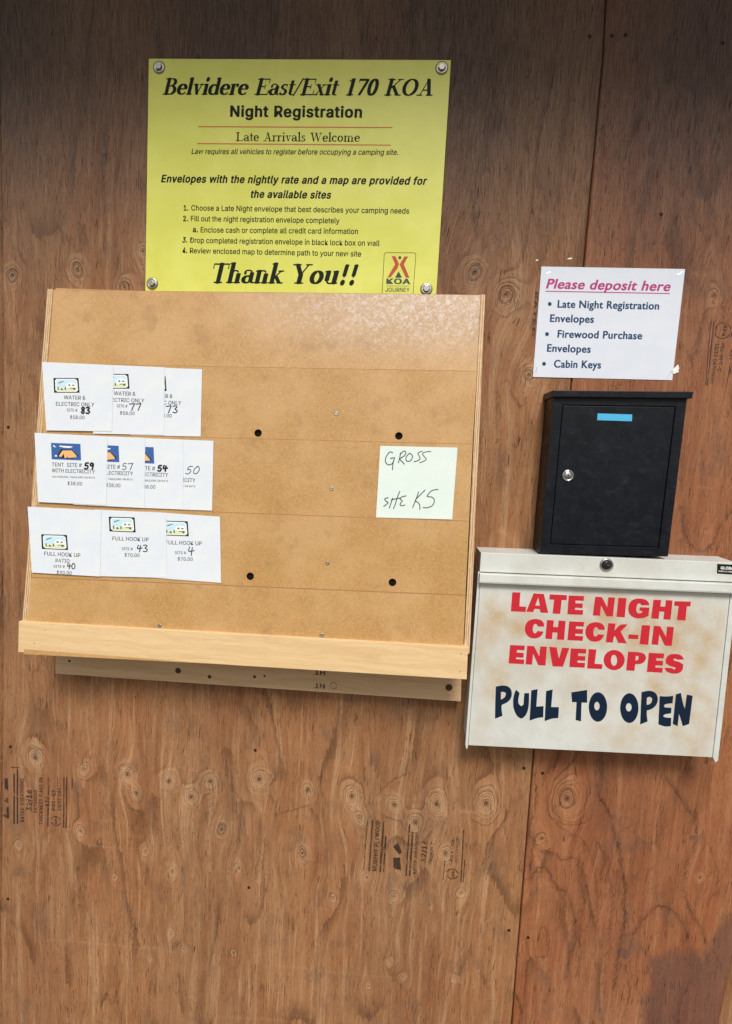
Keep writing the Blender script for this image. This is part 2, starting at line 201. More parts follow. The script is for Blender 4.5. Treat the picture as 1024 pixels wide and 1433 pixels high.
[113,[95,23,86,12,85,11,88,6,88,4,84,3,80,6,67,0,55,-3,41,-3,30,0,17,7,10,16,6,23,5,31,6,44,14,56,29,70,21,81,17,89,15,97,16,106,20,117,25,123,30,127,34,129,44,131,59,130,70,126,79,117,83,106,83,100,82,92,77,84,72,78,69,76,51,75,80,40,82,44,83,55,85,58,86,59,95,59,102,59,103,58,104,53,102,39,99,30],[37,105,37,95,40,89,45,82,58,92,61,98,62,103,60,108,56,112,53,113,48,114,42,112,38,108],[59,47,52,54,50,53,72,27,73,27,77,33],[27,28,29,23,32,20,37,17,42,15,48,15,55,15,62,19,68,22,38,52,31,45,28,41,27,34]]],
[[57],
[130,[106,48,122,5,123,0,120,-3,117,-4,98,-4,92,-3,89,2,79,30,78,31,77,31,41,31,39,28,29,0,23,-4,2,-4,-5,0,-4,6,41,128,44,131,47,133,70,133,77,129],[50,59,49,56,50,56,69,56,59,85,58,83]],
[124,[6,56,6,127,6,129,9,131,12,133,17,133,62,133,77,132,91,125,97,120,102,114,105,108,107,102,107,87,104,78,94,67,101,62,108,53,111,42,112,30,110,20,105,12,98,6,94,3,83,-2,70,-4,14,-4,8,-2,6,0,6,3],[41,20,62,20,73,23,79,30,80,34,79,41,75,47,72,50,64,53,39,53,39,22,39,20],[55,77,66,79,72,84,74,87,75,94,73,102,70,105,64,108,39,108,39,78,41,77]],
[138,[2,47,1,61,1,73,3,84,6,95,10,105,19,116,25,122,36,128,44,132,58,135,73,135,88,132,98,127,108,121,114,114,121,105,125,91,125,87,119,83,102,83,98,83,94,86,89,97,81,105,75,108,67,109,58,108,52,105,44,98,37,87,35,80,34,72,34,61,35,47,38,39,43,31,48,26,55,22,66,19,72,20,78,22,86,28,89,33,93,42,98,46,119,46,125,42,125,37,124,31,118,19,108,8,97,1,81,-5,69,-6,52,-5,38,0,25,7,16,16,8,30]],
[136,[6,56,6,128,8,131,12,133,23,133,27,132,31,133,61,133,73,132,84,128,98,121,107,112,114,103,120,91,122,77,123,58,121,42,116,30,111,21,100,9,89,2,77,-2,59,-4,31,-4,27,-3,25,-4,16,-4,12,-4,8,-2,6,0,6,3],[77,27,82,33,88,45,91,61,90,77,87,87,80,98,72,105,62,108,59,97,43,20,62,21,70,23]],
[115,[6,56,6,127,8,131,14,133,91,133,95,133,100,129,101,114,98,111,94,109,41,109,39,108,39,78,89,77,94,75,96,73,96,69,96,58,94,55,89,53,39,52,39,20,95,20,98,18,101,14,101,0,98,-3,92,-4,14,-4,8,-2,6,0,6,3]],
[140,[127,56,126,41,123,29,116,16,106,6,92,-2,81,-5,62,-6,47,-4,38,0,27,6,16,16,9,27,4,39,1,55,1,70,3,84,6,95,12,108,20,117,28,124,39,130,50,134,67,135,81,133,98,127,112,117,118,109,122,102,125,92,126,87,123,85,119,83,98,83,95,85,93,87,86,100,78,107,70,109,64,109,56,108,52,105,45,100,41,94,37,86,34,75,33,62,34,53,37,42,40,36,48,26,55,22,62,20,70,20,78,22,86,28,91,36,94,44,92,45,69,45,64,47,62,50,62,64,64,68,67,69,120,70,127,66]],
[139,[6,56,6,125,6,129,8,131,12,133,30,133,33,133,38,130,39,127,39,78,88,78,89,80,89,84,89,128,92,131,95,133,109,133,116,133,119,131,122,128,122,3,121,0,119,-3,114,-4,95,-4,89,0,89,53,84,54,39,54,38,0,36,-3,30,-4,12,-4,8,-2,6,0,6,3]],
[85,[-1,11,-1,16,2,18,5,20,20,20,21,72,21,108,5,109,1,111,-1,114,-1,128,2,132,6,133,66,133,72,131,75,128,74,112,69,109,53,108,53,22,53,20,55,20,67,20,72,18,75,14,75,0,72,-3,67,-4,5,-4,-1,0]],
[127,[6,56,6,127,6,129,8,131,12,133,31,133,36,131,39,128,39,84,83,131,89,133,109,133,113,133,118,130,118,125,72,75,70,72,118,5,119,0,117,-2,112,-4,108,-4,19,-4,12,-4,8,-2,6,0,6,3]],
[108,[6,56,6,128,8,131,12,133,31,133,36,131,38,128,39,125,39,20,92,20,95,18,98,16,98,0,95,-2,89,-4,16,-4,9,-3,6,0,6,3]],
[167,[77,48,78,47,109,127,111,130,116,133,119,133,142,133,147,131,149,128,149,125,149,14,148,3,147,1,142,0,138,0,133,3,122,73,93,0,91,-2,84,-4,69,-4,62,0,39,58,38,55,38,0,36,-2,31,-4,23,-4,12,-4,8,-2,6,0,6,129,9,132,14,133,39,133,45,129]],
[141,[6,56,6,127,6,129,9,132,14,133,34,133,41,130,89,55,91,56,91,128,94,132,97,133,102,133,117,133,121,131,123,128,123,2,123,0,120,-3,117,-4,97,-4,94,-4,89,-2,39,75,38,0,36,-3,31,-4,14,-4,9,-3,6,0,6,3]],
[143,[131,59,128,42,124,28,117,17,106,6,94,-1,81,-5,69,-6,52,-5,41,-2,27,6,15,17,8,28,3,44,1,55,1,70,3,83,6,95,11,105,20,117,30,125,41,131,50,133,64,135,80,134,88,132,103,124,110,119,119,108,126,95,129,86,130,75],[35,52,37,42,42,33,48,26,55,22,62,20,70,20,78,22,86,28,91,34,95,42,97,52,98,62,97,77,96,83,92,92,87,100,78,107,73,108,66,110,55,107,45,100,39,91,34,77,33,66]],
[121,[6,56,6,127,6,129,9,131,12,133,22,133,62,133,75,132,83,129,92,124,101,116,105,109,108,100,110,87,108,75,104,64,97,55,91,50,80,45,64,42,39,0,36,-3,31,-4,12,-4,8,-2,6,0],[77,92,73,101,67,107,56,109,39,108,39,67,41,66,59,67,69,69,72,72,75,78,77,86]],
[122,[94,43,114,3,114,0,111,-3,108,-4,94,-4,86,-4,81,-2,78,2,59,36,38,-2,33,-4,27,-4,12,-4,8,-2,6,0,6,3,6,127,8,131,14,133,70,132,84,129,94,123,98,119,104,112,107,106,110,94,110,86,108,75,104,66,96,56,89,52],[77,92,74,102,69,106,59,109,39,108,39,70,59,70,69,72,73,76,76,80,77,86]],
[122,[4,97,6,106,12,118,23,127,34,132,47,135,67,134,78,132,88,127,94,123,101,116,105,108,108,97,107,94,105,92,100,90,81,90,76,94,74,100,70,105,66,108,56,110,50,109,43,106,38,100,36,94,39,87,45,83,70,75,86,69,95,64,103,56,108,47,110,34,108,23,105,17,102,12,94,4,83,-2,73,-5,62,-6,48,-6,36,-5,22,1,14,6,8,13,3,22,1,34,1,36,3,38,9,40,28,39,33,36,37,27,41,23,45,20,55,18,66,20,72,24,77,31,77,37,74,44,69,47,36,57,22,64,16,68,8,77,6,81,4,87]],
[122,[8,108,2,110,-1,114,-1,128,2,131,5,133,103,133,109,131,112,128,112,114,109,111,103,109,73,109,72,108,72,3,71,0,69,-3,64,-4,45,-4,39,0,39,108,38,109]],
[139,[6,56,6,128,9,131,12,133,31,133,36,131,38,128,38,127,39,45,41,35,46,27,52,22,56,20,66,19,72,20,77,22,81,25,85,30,89,41,89,128,92,132,97,133,116,133,121,130,122,125,121,34,118,23,114,17,106,8,100,3,86,-4,67,-6,47,-5,31,1,20,9,11,22,6,36]],
[182,[3,97,-4,125,-4,130,-2,132,3,133,22,133,25,131,28,128,46,58,47,56,48,56,67,128,70,131,75,133,96,133,100,131,103,127,122,55,124,59,142,129,148,133,166,133,172,131,174,128,174,122,141,2,138,-3,134,-4,111,-4,105,0,88,62,86,69,84,71,65,0,62,-3,58,-4,36,-4,31,-2,29,0]],
[129,[99,36,121,3,120,-1,116,-4,94,-4,88,-2,64,31,59,38,58,39,31,0,28,-2,22,-4,3,-4,-2,-3,-4,0,-3,4,40,66,-1,125,-1,128,1,131,5,133,12,133,27,133,31,131,36,126,56,97,58,94,59,93,86,131,91,133,106,133,112,133,116,131,118,128,118,125,78,67,78,66]],
[128,[74,34,75,3,74,0,73,-2,67,-4,50,-4,44,-2,42,0,41,52,-2,122,-4,127,-4,130,-2,131,2,133,6,133,23,133,28,131,33,125,58,85,60,86,88,131,92,133,111,133,115,133,120,130,120,127,120,123,75,52]],
[107,[28,66,27,65,19,65,5,70,2,73,2,78,9,87,17,94,27,99,33,101,45,102,62,101,75,96,84,88,89,80,92,67,92,3,91,0,89,-3,84,-4,72,-4,66,-4,61,-2,50,-6,33,-6,25,-5,14,0,5,8,0,17,-2,28,0,39,6,48,14,54,25,58,60,64,59,70,57,75,53,77,48,78,42,77,39,76,31,67],[44,18,50,19,55,23,60,33,59,40,39,36,32,33,31,28,32,22,36,18]],
[116,[4,97,4,125,5,129,11,133,28,133,33,131,36,128,36,98,52,102,62,102,70,101,83,95,92,87,99,78,102,70,104,59,105,47,104,34,102,25,98,16,89,5,78,-2,70,-5,62,-6,45,-5,34,-1,30,-4,27,-4,11,-4,6,-2,4,0,4,3],[39,30,42,25,45,21,50,18,53,18,59,19,62,20,66,24,69,30,73,42,72,56,71,62,67,70,64,74,59,77,55,78,48,77,44,73,39,66,37,58,36,48,37,37]],
[109,[83,3,73,-2,66,-5,53,-6,39,-6,31,-3,22,1,14,8,9,14,2,27,0,37,-1,50,1,62,3,70,8,80,14,87,22,94,31,99,38,101,47,102,59,102,67,100,78,96,86,91,93,83,97,73,98,69,95,66,80,62,72,62,66,66,63,72,59,76,53,78,48,78,42,75,38,70,34,62,32,55,32,42,34,33,37,27,41,22,47,18,53,18,59,20,63,23,69,33,73,35,80,35,92,32,96,30,97,28,98,25,96,19,91,11]],
[116,[28,-3,18,3,10,11,5,20,1,30,0,42,0,56,1,66,6,78,11,86,18,92,23,96,33,100,41,102,52,102,61,101,68,98,68,100,68,127,70,130,75,133,92,133,97,132,100,129,101,125,100,0,98,-2,94,-4,77,-4,70,-1,61,-5,52,-7,38,-6],[52,18,58,20,62,23,65,28,68,37,69,50,68,59,63,70,56,77,50,78,44,76,37,69,33,59,32,47,34,33,38,26,44,20]],
[111,[34,31,37,25,42,20,47,18,52,18,56,18,61,20,64,23,69,30,73,32,81,32,92,29,98,25,98,22,97,17,92,10,85,3,80,0,66,-5,48,-6,33,-4,20,2,9,14,3,25,0,41,0,55,3,70,10,83,16,90,22,94,36,100,44,102,56,102,66,100,73,97,86,89,93,81,97,72,100,56,100,42,97,40,92,38,34,37,32,36],[64,69,61,73,56,77,50,78,47,77,44,76,38,72,33,62,34,61,66,61,67,62]],
[73,[58,138,64,135,67,133,68,128,65,117,59,114,45,113,43,109,43,102,44,101,58,101,62,98,65,95,64,83,62,80,58,77,44,77,43,77,43,0,41,-2,36,-4,17,-4,13,-2,11,2,11,77,9,77,-2,78,-6,80,-7,83,-7,95,-5,98,-2,100,11,101,12,119,16,125,23,132,38,138]],
[116,[48,-42,34,-41,20,-35,14,-31,8,-25,5,-20,4,-16,6,-13,19,-6,27,-5,31,-7,38,-14,42,-17,50,-18,56,-18,61,-16,66,-12,68,-6,69,0,67,0,61,-2,52,-3,36,-2,23,2,14,9,6,19,1,31,-1,52,3,70,6,78,14,89,23,96,33,100,41,102,56,102,70,97,75,101,94,101,99,98,101,94,101,2,99,-16,93,-27,88,-31,80,-36,67,-41],[38,28,41,24,45,22,50,21,55,21,61,25,67,34,69,48,68,61,62,72,56,77,50,78,42,75,38,70,34,64,32,55,32,44,34,34]],
[113,[4,97,4,125,5,129,6,131,11,133,30,133,33,131,36,128,36,100,38,99,50,102,64,102,70,101,78,97,84,94,88,90,93,83,94,78,96,67,97,3,96,0,94,-3,89,-4,72,-4,67,-2,65,0,65,64,61,73,56,77,52,78,47,77,42,73,38,69,36,62,36,0,33,-3,27,-4,11,-4,6,-2,5,-1,4,3]],
[52,[5,97,6,99,11,101,28,101,33,99,36,95,36,3,36,0,30,-4,11,-4,6,-2,4,0],[31,109,27,107,17,107,12,107,8,110,3,114,2,117,1,122,2,128,8,134,16,137,25,137,33,133,38,127,39,119,37,114]],
[57,[4,97,4,127,6,131,11,133,30,133,33,131,36,128,36,23,38,19,44,19,48,17,50,14,52,2,50,-2,47,-4,36,-5,22,-4,14,0,9,5,6,9,4,16,4,23]],
[162,[5,97,6,99,11,101,28,101,34,98,47,102,58,102,67,101,75,97,80,93,86,97,94,101,109,102,123,100,133,95,139,90,143,84,146,75,147,64,146,0,141,-4,127,-4,120,-4,117,-2,115,0,115,67,113,73,111,75,108,77,103,78,98,77,95,74,92,66,91,0,89,-2,83,-4,66,-4,61,-2,60,0,59,3,59,69,56,75,53,77,48,78,45,77,40,73,37,66,36,0,33,-3,28,-4,11,-4,6,-2,4,0,4,3]],
[112,[5,97,6,99,11,101,28,101,33,99,34,97,45,101,61,102,70,101,75,99,81,96,87,91,94,80,96,67,97,3,97,0,95,-2,91,-4,73,-4,67,-2,65,0,65,64,63,70,59,75,56,77,52,78,47,77,42,74,38,69,37,64,36,55,36,0,33,-3,27,-4,11,-4,6,-2,4,0,4,3]],
[114,[102,39,100,28,96,17,90,9,83,3,73,-2,64,-5,50,-6,38,-5,31,-3,20,2,12,9,6,19,1,31,0,41,0,53,1,64,6,77,11,84,17,91,25,96,34,100,44,102,56,102,66,101,73,98,83,93,90,86,96,78,99,70,102,59],[52,18,56,18,59,20,66,28,69,36,71,50,69,59,64,70,58,77,50,78,44,76,41,73,37,69,33,58,32,48,33,37,37,27,44,20]],
[116,[5,97,6,99,12,101,30,100,34,97,48,102,62,102,72,100,84,94,92,87,99,78,104,64,105,47,104,33,102,25,96,12,86,3,72,-5,55,-7,44,-5,38,-3,36,-3,36,-36,30,-40,11,-40,6,-38,4,-34,4,94],[39,30,45,21,48,19,55,18,59,19,64,22,69,30,73,42,72,56,68,69,64,74,59,77,55,78,48,77,44,73,40,67,37,59,36,48,37,37]],
[75,[5,97,6,99,11,101,28,101,34,98,44,102,53,102,62,102,66,100,68,97,68,81,66,78,62,77,50,77,45,76,41,72,37,67,36,58,36,0,30,-4,11,-4,6,-2,4,0]],
[101,[5,56,3,67,4,80,9,87,19,96,31,101,44,102,61,101,72,96,78,92,85,83,88,75,88,72,86,70,81,68,72,66,64,65,59,68,55,75,52,77,45,79,41,78,38,76,35,72,35,69,36,66,39,63,66,57,78,51,84,45,88,39,90,33,90,20,87,12,82,6,75,1,59,-5,48,-6,34,-6,28,-5,17,0,9,5,3,14,1,19,0,23,0,25,3,28,17,32,25,32,31,28,33,23,36,20,39,18,44,18,53,19,56,22,58,27,56,31,53,33,27,40,19,43,12,48]],
[67,[2,101,6,101,7,102,7,119,9,122,14,124,30,124,36,122,39,119,39,101,52,101,56,99,58,97,58,81,56,79,52,77,39,77,39,72,39,22,41,19,52,19,58,15,60,3,60,0,58,-2,50,-5,31,-5,26,-3,17,1,10,9,7,20,7,77,6,77,-2,78,-5,80,-7,83,-7,97,-2,100]],
[107,[42,59,47,46,48,45,66,95,69,98,73,100,92,101,97,99,100,97,99,91,65,2,62,-2,56,-4,39,-4,34,-3,31,0,-4,92,-4,97,2,101,22,101,27,99,29,95,32,89]],
[152,[49,80,54,97,56,99,61,101,75,101,80,101,84,99,86,97,88,92,97,58,97,55,95,52,92,51,86,51,81,53,75,60,57,0,55,-2,50,-4,31,-4,27,-2,24,2,-2,91,-3,97,0,99,5,101,23,101,28,98,30,95,40,58,42,54],[108,87,111,96,113,98,117,101,138,100,143,97,143,94,116,2,113,-2,109,-3,105,-3,100,-2,95,6,90,9,89,12,96,45]],
[107,[42,59,47,46,48,45,67,95,70,99,75,101,94,101,99,97,100,92,60,-13,53,-25,45,-34,34,-39,23,-41,9,-40,5,-38,3,-34,6,-20,8,-18,12,-16,23,-16,27,-11,31,0,-4,92,-4,97,-2,99,3,101,22,101,27,99,29,95]],
[123,[75,86,73,94,69,101,64,107,59,110,53,110,49,108,45,105,41,97,37,87,35,77,35,64,36,48,40,33,44,26,50,20,56,19,62,20,67,25,72,34,75,45,77,61,77,72],[102,106,105,95,108,78,108,52,105,31,102,23,96,12,84,2,78,-2,67,-5,56,-6,45,-5,38,-3,27,2,19,9,12,19,6,34,4,48,3,69,6,92,12,109,17,117,27,126,38,132,48,135,66,134,75,132,88,125,96,116]],
[123,[42,-4,17,-4,12,-3,10,0,10,14,12,18,17,20,42,20,44,20,44,98,28,88,25,86,19,86,14,89,12,91,13,108,16,112,44,132,48,133,70,133,74,131,76,128,76,127,76,20,98,19,103,17,105,14,105,0,103,-2,98,-4]],
[123,[53,22,51,20,53,20,98,20,105,16,105,0,102,-3,97,-4,45,-4,14,-4,9,-3,7,0,8,15,63,75,69,84,71,94,69,102,66,107,59,110,53,110,48,109,44,105,40,98,39,91,38,89,33,86,14,86,9,88,7,91,8,98,11,109,14,115,20,122,30,129,36,132,45,134,62,135,70,133,80,130,87,125,94,119,99,111,102,103,102,89,100,78,92,65,80,50]],
[123,[92,105,69,78,78,76,88,71,95,64,102,55,105,45,106,33,104,23,99,14,92,6,84,1,73,-4,64,-6,50,-6,38,-5,23,1,16,6,7,16,3,25,2,34,5,37,9,39,28,39,34,35,37,27,42,22,45,20,55,19,62,20,69,25,72,31,73,37,71,47,67,52,62,55,52,57,36,58,33,59,30,62,30,75,31,78,57,108,55,109,14,109,10,111,8,114,8,128,9,130,14,133,17,133,94,133,98,131,101,128,101,117,99,112]],
[123,[31,93,52,128,55,131,59,133,75,133,78,133,83,130,84,127,84,123,39,47,61,47,61,80,62,81,64,84,67,85,84,85,91,84,93,80,93,47,105,46,108,45,110,42,111,34,110,25,96,3,91,-3,84,-4,66,-4,8,21,2,25,1,30,1,42]],
[123,[105,48,105,36,102,22,96,12,92,8,80,-1,66,-5,45,-6,33,-2,23,2,19,6,12,13,7,23,6,31,6,34,8,36,12,38,31,38,38,35,41,27,45,22,48,20,55,18,61,20,67,25,71,31,73,41,72,47,69,55,66,59,61,63,55,65,48,64,44,63,34,58,31,57,14,59,8,62,8,67,14,120,15,128,17,131,23,133,88,133,92,133,97,131,99,128,99,125,99,114,97,111,91,109,45,109,43,89,44,88,58,89,70,88,86,81,93,75,99,67,103,56]],
[123,[13,67,28,92,51,125,56,131,62,133,80,133,84,132,87,128,87,125,60,86,61,84,77,82,86,77,93,72,99,64,104,52,105,39,103,25,98,16,94,9,86,2,78,-2,69,-5,59,-6,45,-5,38,-3,28,1,22,6,14,14,11,20,7,31,7,50],[39,45,39,39,40,31,44,25,49,20,53,18,58,18,64,21,68,25,72,34,72,44,69,53,64,59,56,62,48,60,43,55]],
[123,[79,31,56,-2,50,-4,33,-4,27,-3,24,0,25,5,52,44,38,46,25,52,15,61,9,73,7,80,7,92,9,105,12,111,16,117,22,123,30,129,41,133,48,135,62,135,72,133,84,127,89,124,95,117,100,109,103,100,105,92,104,81,102,72,96,56],[59,110,52,110,45,106,40,97,39,91,40,80,44,74,48,69,55,67,62,69,67,72,71,78,73,86,72,94,69,102,64,108]],
[57,[17,-5,10,-2,5,5,3,12,5,19,10,23,17,27,30,27,36,24,41,19,43,14,42,6,41,3,36,-2,30,-5]],
[72,[58,139,62,137,66,134,65,128,25,-19,23,-21,19,-23,2,-23,-5,-19,-5,-16,35,134,38,137,42,139]],
[123,[48,43,27,43,21,45,19,48,20,62,22,65,25,66,83,67,89,65,91,62,91,47,89,44,86,43]]],
[[78],
[136,[89,175,102,171,112,165,119,159,125,150,131,137,132,127,132,114,129,102,124,94,117,85,111,80,98,74,80,70,50,69,49,0,47,-3,42,-4,14,-4,10,-2,9,3,9,172,11,175,16,176,70,176],[64,102,77,103,85,108,88,112,90,119,91,125,90,131,85,139,79,142,70,144,50,144,49,103,50,102]],
[63,[11,175,14,176,39,176,44,174,46,170,46,3,45,0,44,-2,39,-4,14,-4,9,-2,7,2,7,169,7,172]],
[128,[119,54,117,51,112,48,42,48,42,47,43,42,48,34,53,30,61,26,70,25,80,27,89,30,105,38,111,38,114,36,117,31,116,11,114,8,108,4,95,-2,84,-5,70,-7,50,-6,36,-1,27,4,17,13,11,22,6,33,3,44,1,59,2,72,6,84,11,94,19,104,28,112,38,116,48,119,66,120,77,119,86,116,97,110,104,103,110,95,113,89,117,77,119,64],[74,86,70,89,64,90,55,89,46,83,42,73,78,73,79,75,78,79]],
[115,[24,81,16,74,12,72,5,72,3,73,2,73,0,78,0,102,8,110,17,115,30,119,41,120,55,120,61,119,70,116,81,109,90,98,93,87,94,75,95,25,95,24,98,25,105,25,109,22,110,19,110,8,108,4,95,-4,84,-7,72,-6,59,-1,44,-6,27,-6,17,-4,8,2,1,11,-2,20,-2,31,1,42,8,50,16,56,28,62,55,72,56,73,53,84,48,88,44,89,36,88],[47,20,55,25,55,45,55,47,43,41,38,36,37,33,37,28,38,23,42,20]],
[105,[4,97,7,103,14,111,22,116,33,119,50,120,62,119,75,115,86,109,88,105,89,86,86,81,83,80,77,80,60,87,48,90,44,89,41,86,43,83,48,78,70,64,80,57,87,50,91,44,93,34,92,22,89,13,80,3,73,-1,64,-5,55,-7,41,-7,28,-5,19,-2,6,3,3,6,1,11,1,31,3,35,6,37,14,37,34,27,45,23,52,25,53,27,54,30,54,33,48,38,23,53,10,64,6,70,3,78,2,89]],
[136,[82,137,81,169,82,172,84,175,88,176,114,176,117,175,120,170,120,3,119,-2,114,-4,61,-4,52,-4,39,0,25,7,18,14,9,27,4,41,2,58,4,75,7,86,15,98,20,104,28,110,45,118,58,120,81,120],[41,59,42,48,43,41,47,34,51,30,57,27,62,25,81,25,81,88,73,90,67,90,59,88,55,85,48,80,45,73,43,67]],
[134,[5,56,5,112,8,116,11,118,66,118,86,113,97,108,109,98,117,86,121,75,123,56,123,45,121,37,116,25,106,12,94,2,80,-4,66,-7,53,-7,45,-6,44,-6,44,-55,42,-59,38,-62,12,-62,8,-60,6,-56],[44,80,44,27,55,24,67,26,72,29,77,34,80,39,83,47,84,61,81,73,79,77,75,82,70,85,62,87,45,88,44,86]],
[147,[78,26,83,28,88,32,94,41,97,55,96,66,93,75,90,80,84,85,79,87,72,90,62,89,52,84,46,80,43,75,40,62,41,47,45,36,48,32,55,27,67,24],[20,104,27,109,41,116,52,119,64,120,80,120,89,118,105,112,115,105,123,97,130,86,135,73,136,62,136,48,133,36,128,25,122,16,114,8,102,0,88,-5,75,-7,61,-7,45,-4,31,2,23,7,14,17,6,30,2,41,0,56,1,70,4,81,11,94]],
[63,[14,118,39,118,44,116,46,112,46,3,45,0,44,-2,39,-4,14,-4,9,-2,7,2,7,111,9,116],[25,165,34,165,41,161,46,156,48,152,48,144,45,137,41,132,33,129,22,129,16,131,9,136,5,144,6,152,10,159,19,165]],
[92,[28,0,22,4,18,9,14,16,12,22,10,34,10,87,-3,88,-7,91,-9,95,-5,102,33,138,38,141,44,141,47,139,49,136,50,118,78,118,83,116,85,111,85,95,83,90,78,88,50,87,50,31,53,25,58,24,66,26,78,31,84,31,88,30,90,25,90,8,90,5,86,1,78,-2,62,-6,50,-7,41,-5]],
[134,[6,56,7,172,9,175,12,176,39,176,43,173,45,169,45,114,55,118,62,120,75,120,84,119,94,116,101,111,108,103,112,95,115,86,117,75,117,2,114,-3,109,-4,84,-4,79,0,78,75,75,84,70,91,64,92,59,91,52,86,45,80,45,3,44,0,41,-4,38,-4,12,-4,7,0,6,3]],
[108,[14,118,41,118,45,116,47,112,48,111,55,116,62,120,75,120,83,119,92,115,100,110,104,106,106,102,95,83,94,81,91,79,83,79,72,86,66,88,59,86,53,80,49,72,47,62,47,2,45,-2,41,-4,14,-4,10,-2,8,2,8,111,10,116]],
[131,[51,144,51,28,122,27,125,26,127,23,128,14,127,0,125,-2,122,-4,17,-4,12,-3,10,0,9,8,10,172,12,175,17,176,44,176,48,174,50,172,51,169]],
[204,[184,19,184,2,181,-3,178,-4,156,-4,152,-4,148,-2,50,110,49,105,48,0,47,-2,42,-4,16,-4,11,-2,9,2,9,73,9,170,11,173,16,176,31,177,39,176,45,173,144,61,145,67,145,172,147,174,152,176,177,176,181,174,183,172,184,169]],
[115,[5,56,2,62,1,72,3,86,8,98,16,106,22,110,33,115,50,118,105,118,111,116,113,111,112,95,111,93,106,91,97,90,96,89,99,84,101,78,101,69,99,59,94,48,87,41,78,35,66,31,50,28,47,27,46,25,47,23,54,20,78,15,91,10,97,7,105,0,111,-11,112,-23,109,-35,106,-41,101,-47,91,-54,80,-59,66,-61,45,-62,36,-61,20,-57,9,-52,0,-45,-5,-38,-8,-31,-9,-22,-8,-14,-5,-6,-1,0,5,5,12,9,13,11,9,19,9,27,13,34,19,39,11,47],[33,-14,29,-19,29,-25,31,-29,38,-32,48,-34,61,-33,70,-29,74,-25,74,-22,72,-17,67,-14,62,-12,45,-10,39,-11],[43,84,40,81,38,75,38,70,40,64,44,61,48,59,53,59,58,60,62,65,65,70,65,77,63,81,59,85,53,88,48,88]],
[160,[51,144,52,102,66,103,73,105,77,107,81,111,84,120,83,131,80,137,74,142,67,144,53,145],[88,173,103,166,113,158,121,147,124,139,125,130,125,117,122,103,112,89,102,81,113,69,122,56,142,25,157,5,158,2,157,0,152,-4,119,-4,114,-2,83,45,73,58,62,67,53,70,51,69,51,0,48,-3,44,-4,16,-4,12,-2,10,3,10,172,12,175,17,176,69,176,80,175]],
[134,[14,118,39,118,45,114,53,118,61,120,73,120,83,120,95,115,103,109,107,105,114,91,117,75,117,3,115,-2,109,-4,86,-4,81,-3,79,0,78,75,77,82,74,87,70,91,66,92,56,89,45,80,44,0,42,-3,39,-4,12,-4,8,-2,6,2,6,8,6,111,8,116]],
[134,[51,144,51,108,52,103,114,103,119,100,121,95,120,76,119,73,114,71,51,70,51,28,116,28,120,27,123,25,125,22,125,3,123,-2,120,-4,117,-4,17,-4,12,-3,10,0,10,164,10,170,11,173,16,176,117,176,120,175,123,170,122,148,120,146,116,144]],
[118,[115,112,114,108,67,-1,64,-5,59,-7,50,-7,45,-5,42,-2,-2,97,-7,109,-7,114,-2,118,27,118,31,116,55,65,75,112,78,116,83,118,109,118,114,116]],
[126,[112,76,111,75,52,75,50,0,47,-3,42,-4,17,-4,12,-3,10,0,10,3,10,170,12,175,16,176,20,176,105,176,111,176,116,174,118,169,117,150,116,147,112,145,52,144,51,142,51,108,111,107,114,106,117,103,118,100,118,81,116,77]],
[188,[-8,112,-6,116,-2,118,25,118,30,116,32,112,51,69,52,67,53,67,72,112,74,116,80,118,100,118,104,116,106,113,125,69,127,67,146,112,148,116,153,118,180,118,184,116,186,112,186,109,158,44,139,2,136,-4,131,-7,122,-7,117,-5,115,-3,89,56,65,-2,61,-6,55,-7,46,-6,41,-2,-5,102]],
[134,[78,48,78,111,79,114,80,116,84,118,109,118,115,116,117,111,116,0,114,-3,111,-4,86,-4,81,-3,78,0,67,-5,53,-7,41,-6,28,-1,18,8,11,19,7,30,6,42,6,111,8,116,12,118,38,118,42,116,44,114,45,111,45,37,46,31,50,26,54,23,59,22,64,23,72,28,78,34]],
[118,[78,26,95,32,102,32,106,30,108,25,108,6,106,2,98,-2,86,-5,72,-7,59,-6,48,-5,33,1,25,6,19,11,9,23,4,34,2,47,1,61,4,75,6,83,12,95,17,102,30,112,39,116,48,119,70,120,81,119,92,116,102,112,105,109,106,105,106,86,103,81,100,79,94,79,77,88,64,89,55,86,50,82,45,77,42,69,41,59,41,50,44,41,47,35,52,31,61,26,70,25]],
[186,[16,133,27,147,41,159,62,171,77,176,100,179,125,177,136,175,150,171,169,163,171,158,171,134,170,131,166,129,158,129,141,137,128,142,108,146,90,144,80,141,69,134,59,125,52,116,47,102,45,84,47,69,53,55,61,44,74,34,81,31,92,28,103,26,111,27,132,31,144,36,159,44,167,45,172,42,173,39,173,16,171,11,169,9,159,4,142,-2,117,-6,98,-7,83,-5,61,1,47,8,34,17,26,25,14,42,8,56,4,72,3,86,6,106,11,122]],
[134,[6,56,6,172,8,174,12,176,38,176,42,174,44,172,44,169,45,117,53,119,62,120,81,119,95,113,107,105,118,89,123,73,124,58,121,37,117,27,110,16,100,6,89,-1,77,-5,66,-6,47,-7,33,-5,12,1,9,3,6,6],[45,80,44,28,45,27,58,25,64,26,70,28,76,33,80,37,84,48,85,56,84,64,80,77,77,83,73,86,67,89,62,90,53,88,45,82]],
[173,[98,165,108,175,112,176,145,176,150,175,152,172,152,169,149,166,81,91,168,6,170,3,170,0,164,-4,128,-4,123,-3,52,66,51,62,50,0,48,-3,44,-4,17,-4,14,-3,10,0,10,3,10,172,14,175,19,176,44,176,49,173,51,169,51,122,52,114]],
[118,[-9,112,-6,116,-2,118,25,118,31,116,55,69,75,112,78,116,84,118,109,118,114,116,116,114,116,109,111,99,39,-55,36,-59,31,-62,3,-62,-1,-59,-3,-56,-2,-52,34,25]]],
[[78],
